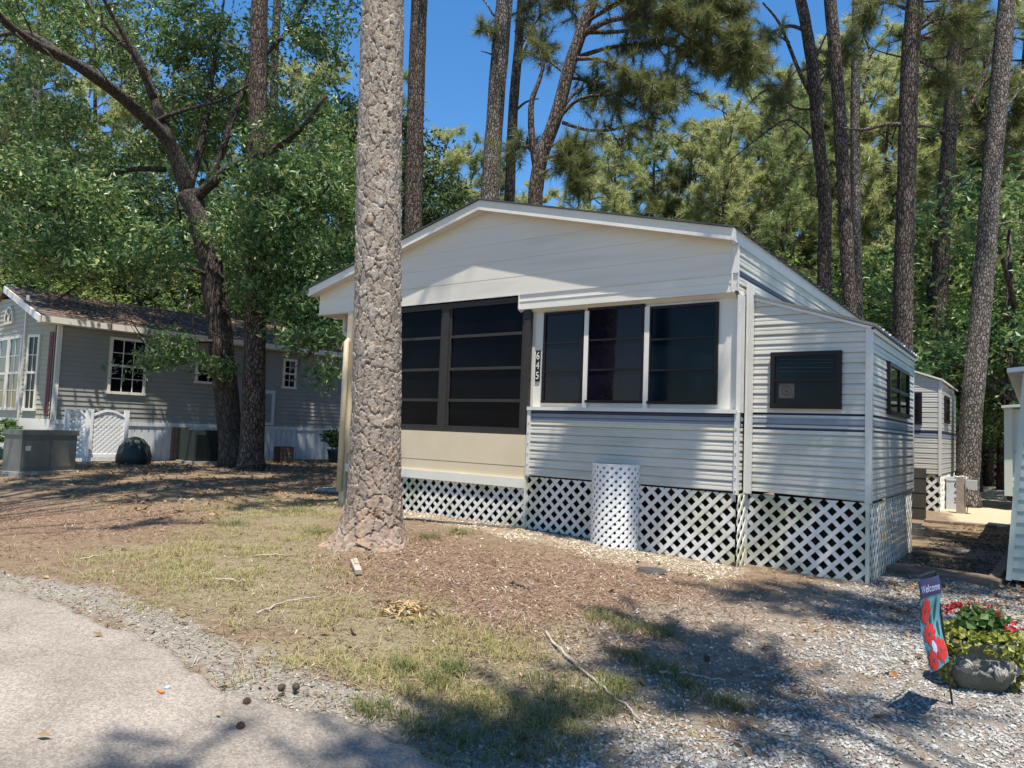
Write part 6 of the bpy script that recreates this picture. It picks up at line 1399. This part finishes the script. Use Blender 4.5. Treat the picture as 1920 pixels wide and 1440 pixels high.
M['leaf_dead'] = leafmat('dead_leaves', [(0, (0.14, 0.085, 0.045)), (0.5, (0.27, 0.19, 0.105)), (0.9, (0.40, 0.31, 0.17)), (1, (0.30, 0.12, 0.06))], 0.15, 0.7, 0.2)
q = gp(764, 1152); r = np.random.default_rng(31); n = 70
C_ = np.stack([q[0]+0.12*r.normal(size=n).clip(-1.7, 1.7), q[1]+0.09*r.normal(size=n).clip(-1.7, 1.7), np.zeros(n)], 1); C_[:, 2] = ground(C_[:, 0], C_[:, 1])+0.02+0.025*r.random(n)
VF = leaves(C_, 0.075, r, 2.0, 0.3); o = fol('leaf_pile', VF, mat('straw_dead_leaves', (0.48, 0.36, 0.18), (0.36, 0.24, 0.11), 20, 0.7)); recentre(o); tag(o, 'little pile of yellow dead leaves on the grass below the thick trunk', 'leaf pile')
q = gp(300, 1312); mb = MB(); mb.box((-0.022, -0.008, 0.0), (0.022, 0.010, 0.006)); o = mb.build('orange_scrap', [mat('orange_scrap', (0.55, 0.2, 0.06), None, 9, 0.6)]); o.location = (q[0], q[1], gz(q[0], q[1])+0.036); tag(o, 'tiny orange scrap of litter on the asphalt', 'litter')
q = gp(313, 1304); mb = MB(); mb.lathe((0, 0, 0), [(0.012, 0), (0.013, 0.008), (0.009, 0.012), (0, 0.012)], 10); o = mb.build('bottle_cap', [mat('pale_blue_cap', (0.45, 0.6, 0.75), None, 9, 0.4)]); o.location = (q[0], q[1], gz(q[0], q[1])+0.034); tag(o, 'tiny pale blue cap on the asphalt beside the orange scrap', 'litter')
for px, py, s, lb in ((1220, 1073, 0.085, 'flat dark stone lying in front of the lattice right of the round screen'), (875, 1097, 0.03, 'small rounded stone on the pine straw')):
    pass
q = gp(1221, 1074); mb = MB(); mb.lathe((0, 0, -0.01), [(0.09, 0), (0.12, 0.02), (0.10, 0.045), (0.03, 0.055), (0, 0.055)], 11, 1.2, 0.8); mb.V = [(v[0]+0.012*math.sin(9*v[1]), v[1]+0.012*math.sin(8*v[0]+1), v[2]) for v in mb.V]; o = mb.build('flat_stone', [mat('dark_stone', (0.06, 0.06, 0.06), (0.035, 0.035, 0.035), 20, 0.8)]); o.location = (q[0], q[1], gz(q[0], q[1])); tag(o, 'flat dark stone lying in front of the lattice right of the round screen', 'stone')
q = gp(635, 921); plank('stepping_slab', 635, 921, 0.7, 0.35, 0.05, 10, 'concrete', 'pale slab on the ground left of the thick trunk at the porch corner', 'slab')

# ================================================================== GROUND COVER (nobody could count it)
r = np.random.default_rng(41)
def sample(n, key, x0, x1, y0, y1, power=1.0, near=None):
    X = x0+(x1-x0)*r.random(n*6); Y = y0+(y1-y0)*r.random(n*6); wgt = np.clip(key(X, Y), 0, 1)**power
    if near: wgt = wgt*np.clip(near/np.hypot(X, Y), 0, 1)**1.3
    k = r.random(len(X)) < wgt; return X[k][:n], Y[k][:n]
def offroad(X, Y): return polysd(X, Y, ROAD_POLY) < 0.02
notunder = lambda X, Y: ~((X > -7.9) & (X < -2.37) & (Y > 7.0)) & ~((X > -2.4) & (X < -1.24) & (Y > 7.29))
def gzz(X, Y): return ground(X, Y)+0.022*(fbm(X, Y, 3.5, 31)-0.5)+0.008*(vnoise(X, Y, 18, 33)-0.5)
def stones(X, Y, smin, smax, flat=0.55):
    n = len(X); s = smin+(smax-smin)*r.random(n)**1.6; B = np.array([(1, 0, 0), (-1, 0, 0), (0, 1, 0), (0, -1, 0), (0, 0, 1), (0, 0, -1), (.62, .62, .5), (-.62, .62, .5), (.62, -.62, .5), (-.62, -.62, .5)], float)
    F = np.array([(6, 0, 2), (6, 2, 4), (6, 4, 0), (7, 2, 1), (7, 4, 2), (7, 1, 4), (8, 3, 0), (8, 4, 3), (8, 0, 4), (9, 1, 3), (9, 3, 4), (9, 4, 1), (2, 0, 5), (1, 2, 5), (3, 1, 5), (0, 3, 5)])
    V = B[None]*(1+0.35*r.normal(size=(n, 10, 1)).clip(-1, 1))*s[:, None, None]*np.stack([0.8+0.6*r.random(n), 0.7+0.4*r.random(n), flat*(0.7+0.5*r.random(n))], 1)[:, None]
    a = r.random(n)*6.283; c, s_ = np.cos(a)[:, None], np.sin(a)[:, None]; V = np.stack([V[..., 0]*c-V[..., 1]*s_, V[..., 0]*s_+V[..., 1]*c, V[..., 2]], -1)
    tl = 0.35*r.normal(size=(n, 1)); V[..., 2] += V[..., 0]*tl
    Z = gzz(X, Y)+s*0.22; V += np.stack([X, Y, Z], 1)[:, None]
    return V.reshape(-1, 3), (F[None]+10*np.arange(n)[:, None, None]).reshape(-1, 3)
def stonemat(nm, stops):
    mt, t, b = newmat(nm); g = N_(t, 'ShaderNodeNewGeometry'); rr = ramp(t, stops); t.links.new(g.outputs['Random Per Island'], rr.inputs[0]); t.links.new(rr.outputs[0], b.inputs['Base Color']); b.inputs['Roughness'].default_value = 0.85; b.inputs['Specular IOR Level'].default_value = 0.2; return mt
X, Y = sample(34000, lambda x, y: masks(x, y)['gravel']*(0.35+0.9*(fbm(x, y, 2.2, 51) > 0.42))*offroad(x, y)*notunder(x, y), -2.6, 1.4, 1.8, 8.2, 1.0, 4.2)
VF = stones(X, Y, 0.0055, 0.0125, 0.8); o = fol('gravel', VF, stonemat('pale_gravel', [(0, (0.16, 0.155, 0.145)), (0.4, (0.27, 0.265, 0.25)), (0.8, (0.44, 0.43, 0.40)), (1, (0.26, 0.21, 0.16))])); tag(o, 'loose pale grey gravel at the right foreground', 'gravel', kind='stuff')
X, Y = sample(3400, lambda x, y: masks(x, y)['shell']*notunder(x, y)*(0.15+(fbm(x, y, 2.4, 53) > 0.5)), -6.9, -2.2, 6.0, 7.0, 1.0)
VF = stones(X, Y, 0.006, 0.014, 0.5); o = fol('shell_gravel', VF, stonemat('cream_pebbles', [(0, (0.26, 0.21, 0.15)), (0.5, (0.46, 0.40, 0.30)), (1, (0.62, 0.57, 0.47))])); tag(o, 'cream pebbles strewn along the foot of the lattice', 'gravel', kind='stuff')
X, Y = sample(9000, lambda x, y: masks(x, y)['verge']*(0.25+(fbm(x, y, 2.0, 57) > 0.45))*(polysd(x, y, ROAD_POLY) < 0.12), -9, -0.8, 1.2, 5.5, 1.0, 3.6)
VF = stones(X, Y, 0.004, 0.010, 0.6); o = fol('verge_gravel', VF, stonemat('grey_green_chips', [(0, (0.17, 0.17, 0.145)), (0.5, (0.26, 0.275, 0.24)), (1, (0.40, 0.39, 0.34))])); tag(o, 'fine grey green stone chips along the crumbling road edge', 'gravel', kind='stuff')
# scattered stones on dirt
X, Y = sample(3600, lambda x, y: 0.5*(masks(x, y)['dirt']+0.5*masks(x, y)['straw'])*notunder(x, y), -5.5, 0.5, 2.5, 7.6, 1.0, 4.0)
VF = stones(X, Y, 0.005, 0.014, 0.5); o = fol('scattered_stones', VF, stonemat('mixed_stones', [(0, (0.28, 0.23, 0.18)), (0.6, (0.5, 0.44, 0.36)), (1, (0.66, 0.6, 0.5))])); tag(o, 'small stones scattered over the bare dirt', 'gravel', kind='stuff')
# grass blades
def blades(X, Y, hmin, hmax, wd, lean=0.8, tuft=5, spread=0.02):
    n = len(X)*tuft; X = np.repeat(X, tuft)+spread*r.normal(size=n); Y = np.repeat(Y, tuft)+spread*r.normal(size=n); h = hmin+(hmax-hmin)*r.random(n)
    a = r.random(n)*6.283; d = np.stack([np.cos(a), np.sin(a), 0*a], 1); s = np.stack([-np.sin(a), np.cos(a), 0*a], 1)*(wd*(0.6+0.6*r.random(n)))[:, None]/2; l = lean*(0.4+0.9*r.random(n))[:, None]
    b = np.stack([X, Y, gzz(X, Y)-0.004], 1); m_ = b+d*l*h[:, None]*0.35+np.array([0, 0, 1])*h[:, None]*0.62; t_ = b+d*l*h[:, None]+np.array([0, 0, 1])*h[:, None]*0.85
    V = np.stack([b-s, b+s, m_+s*0.8, m_-s*0.8, t_], 1).reshape(-1, 3); i = np.arange(n)*5
    F = np.concatenate([np.stack([i, i+1, i+2], 1), np.stack([i, i+2, i+3], 1), np.stack([i+3, i+2, i+4], 1)]); return V, F
M['drygrass'] = leafmat('dry_yellow_grass', [(0, (0.20, 0.19, 0.07)), (0.4, (0.34, 0.30, 0.13)), (0.75, (0.42, 0.36, 0.18)), (1, (0.20, 0.25, 0.09))], 0.3, 0.6, 0.2)
M['greengrass'] = leafmat('green_grass', [(0, (0.07, 0.10, 0.03)), (0.6, (0.14, 0.17, 0.06)), (1, (0.28, 0.26, 0.11))], 0.3, 0.5, 0.3)
gk = lambda x, y: masks(x, y)['grass']*(0.12+0.9*(fbm(x, y, 2.7, 61) > 0.50))*offroad(x, y)*notunder(x, y)
X, Y = sample(15000, gk, -9, -0.4, 1.6, 8.0, 1.0, 3.6); VF = blades(X, Y, 0.018, 0.058, 0.0042, 1.4, 6); o = fol('dry_grass', VF, M['drygrass']); tag(o, 'thin dry yellowing grass over the yard', 'grass', kind='stuff')
def tuftspots(pxs, n, sp):
    Xs = []; Ys = []
    for p in pxs: q = gp(*p[:2]); Xs.append(q[0]+sp*p[2]*r.normal(size=n)); Ys.append(q[1]+sp*p[2]*0.8*r.normal(size=n))
    return np.concatenate(Xs), np.concatenate(Ys)
X, Y = tuftspots([(1020, 1360, 1.0), (1080, 1330, 1.2), (1130, 1320, 1.0), (870, 1400, 1.2), (960, 1420, 1.3), (790, 1370, 1.0), (900, 1330, 1), (1240, 1260, .9), (1290, 1290, .9), (1360, 1320, .7), (1180, 1230, .7), (1030, 1290, 1.0), (1150, 1290, .8), (820, 1280, .8), (850, 1255, .7), (760, 1255, .6), (430, 985, 1.2), (560, 960, 1.5), (600, 1000, 1.2), (860, 1000, 1.2), (800, 1010, 1.0), (1180, 1180, .9), (1130, 1160, .9), (700, 1335, .7), (1240, 1190, .8)], 60, 0.085)
VF = blades(X, Y, 0.025, 0.085, 0.004, 1.1, 5, 0.012); o = fol('grass_tufts', VF, M['greengrass']); tag(o, 'darker tufts of green grass along the shaded edge of the lawn', 'grass', kind='stuff')
# pine needles and chips lying on the ground
def litter(X, Y, L, wd, lift=0.012, tilt=0.25):
    n = len(X); a = r.random(n)*6.283; ln = L*(0.5+0.8*r.random(n)); d = np.stack([np.cos(a), np.sin(a), tilt*r.normal(size=n)], 1); s = np.stack([-np.sin(a), np.cos(a), 0*a], 1)*wd/2
    c = np.stack([X, Y, gzz(X, Y)+lift*r.random(n)+0.004], 1); V = np.stack([c-d*ln[:, None]/2-s, c-d*ln[:, None]/2+s, c+d*ln[:, None]/2+s, c+d*ln[:, None]/2-s], 1).reshape(-1, 3); i = np.arange(n)*4
    return V, np.stack([i, i+1, i+2, i+3], 1)
M['strawm'] = leafmat('fallen_pine_needles', [(0, (0.09, 0.055, 0.037)), (0.45, (0.22, 0.145, 0.10)), (0.8, (0.34, 0.245, 0.175)), (1, (0.46, 0.38, 0.29))], 0.05, 0.8, 0.15)
sk = lambda x, y: (0.25+0.9*masks(x, y)['straw'])*(1-0.8*masks(x, y)['gravel'])*offroad(x, y)*notunder(x, y)
X, Y = sample(46000, sk, -13, 0.8, 1.8, 9.5, 1.0, 4.0); VF = litter(X, Y, 0.085, 0.0034); o = fol('pine_straw', VF, M['strawm']); tag(o, 'fallen pine needles and wood chips over the ground', 'pine straw', kind='stuff')
X, Y = sample(9000, sk, -11, 0.8, 1.8, 8.5, 1.0, 4.0); VF = litter(X, Y, 0.026, 0.009, 0.012, 0.35); o = fol('bark_flakes', VF, M['strawm']); tag(o, 'flakes of bark and chips mixed into the pine straw', 'bark flakes', kind='stuff')
X, Y = sample(650, lambda x, y: 0.3-0.22*(polysd(x, y, ROAD_POLY) > 0), -12, 1.0, 1.2, 9, 1.0, 4.0); k = notunder(X, Y); X, Y = X[k], Y[k]; C_ = np.stack([X, Y, gzz(X, Y)+0.02+0.03*(polysd(X, Y, ROAD_POLY) > 0)], 1); VF = leaves(C_, 0.06, r, 2.5, 0.42); o = fol('fallen_leaves', VF, M['leaf_dead']); tag(o, 'scattered dead leaves on the ground and the road', 'fallen leaves', kind='stuff')
# debris on the roof of the grey house and leaf litter in the shade
n = 2600; uu = uC+(uBack-uC)*r.random(n); tt = r.random(n)**0.7; C_ = HO[None]+HU[None]*uu[:, None]+HN[None]*(ov-(ov+hw_)*tt)[:, None]+EZ[None]*(zE+0.015+(zr-zE+0.02)*tt)[:, None]
VF = leaves(C_, 0.10, r, 2.5, 0.35); o = fol('roof_litter', VF, M['leaf_dead']); tag(o, 'fallen leaves and straw lying on the brown shingle roof', 'leaf litter', kind='stuff')
n = 6000; X = -16+13*r.random(n); Y = 4.5+11*r.random(n); k = notunder(X, Y) & (X < -7.5); X, Y = X[k], Y[k]; C_ = np.stack([X, Y, gzz(X, Y)+0.01+0.02*r.random(len(X))], 1); VF = leaves(C_, 0.085, r, 2.5, 0.4); o = fol('leaf_litter', VF, M['leaf_dead']); tag(o, 'brown leaf litter in the shade under the twin trunks', 'leaf litter', kind='stuff')

# the path between the trailers: dark stones and leaves round the timbers
onpath = lambda x, y: (0.15+1.0*(fbm(x, y, 1.8, 71) > 0.42))*(x > -1.15)*(x < 0.05-0.0*y)
X, Y = sample(5200, lambda x, y: onpath(x, y)*notunder(x, y), -1.2, 0.3, 6.3, 11.5); VF = stones(X, Y, 0.006, 0.017, 0.7); o = fol('path_gravel', VF, stonemat('dark_path_stones', [(0, (0.07, 0.06, 0.05)), (0.6, (0.16, 0.14, 0.115)), (1, (0.32, 0.28, 0.23))])); tag(o, 'dark stones trodden into the path between the trailers', 'gravel', kind='stuff')
X, Y = sample(900, lambda x, y: onpath(x, y)*notunder(x, y), -1.2, 0.3, 6.3, 14); C_ = np.stack([X, Y, gzz(X, Y)+0.012+0.03*r.random(len(X))], 1); VF = leaves(C_, 0.06, r, 2.5, 0.42); o = fol('path_leaves', VF, M['leaf_dead']); tag(o, 'dead leaves lying over the path and its timbers', 'fallen leaves', kind='stuff')
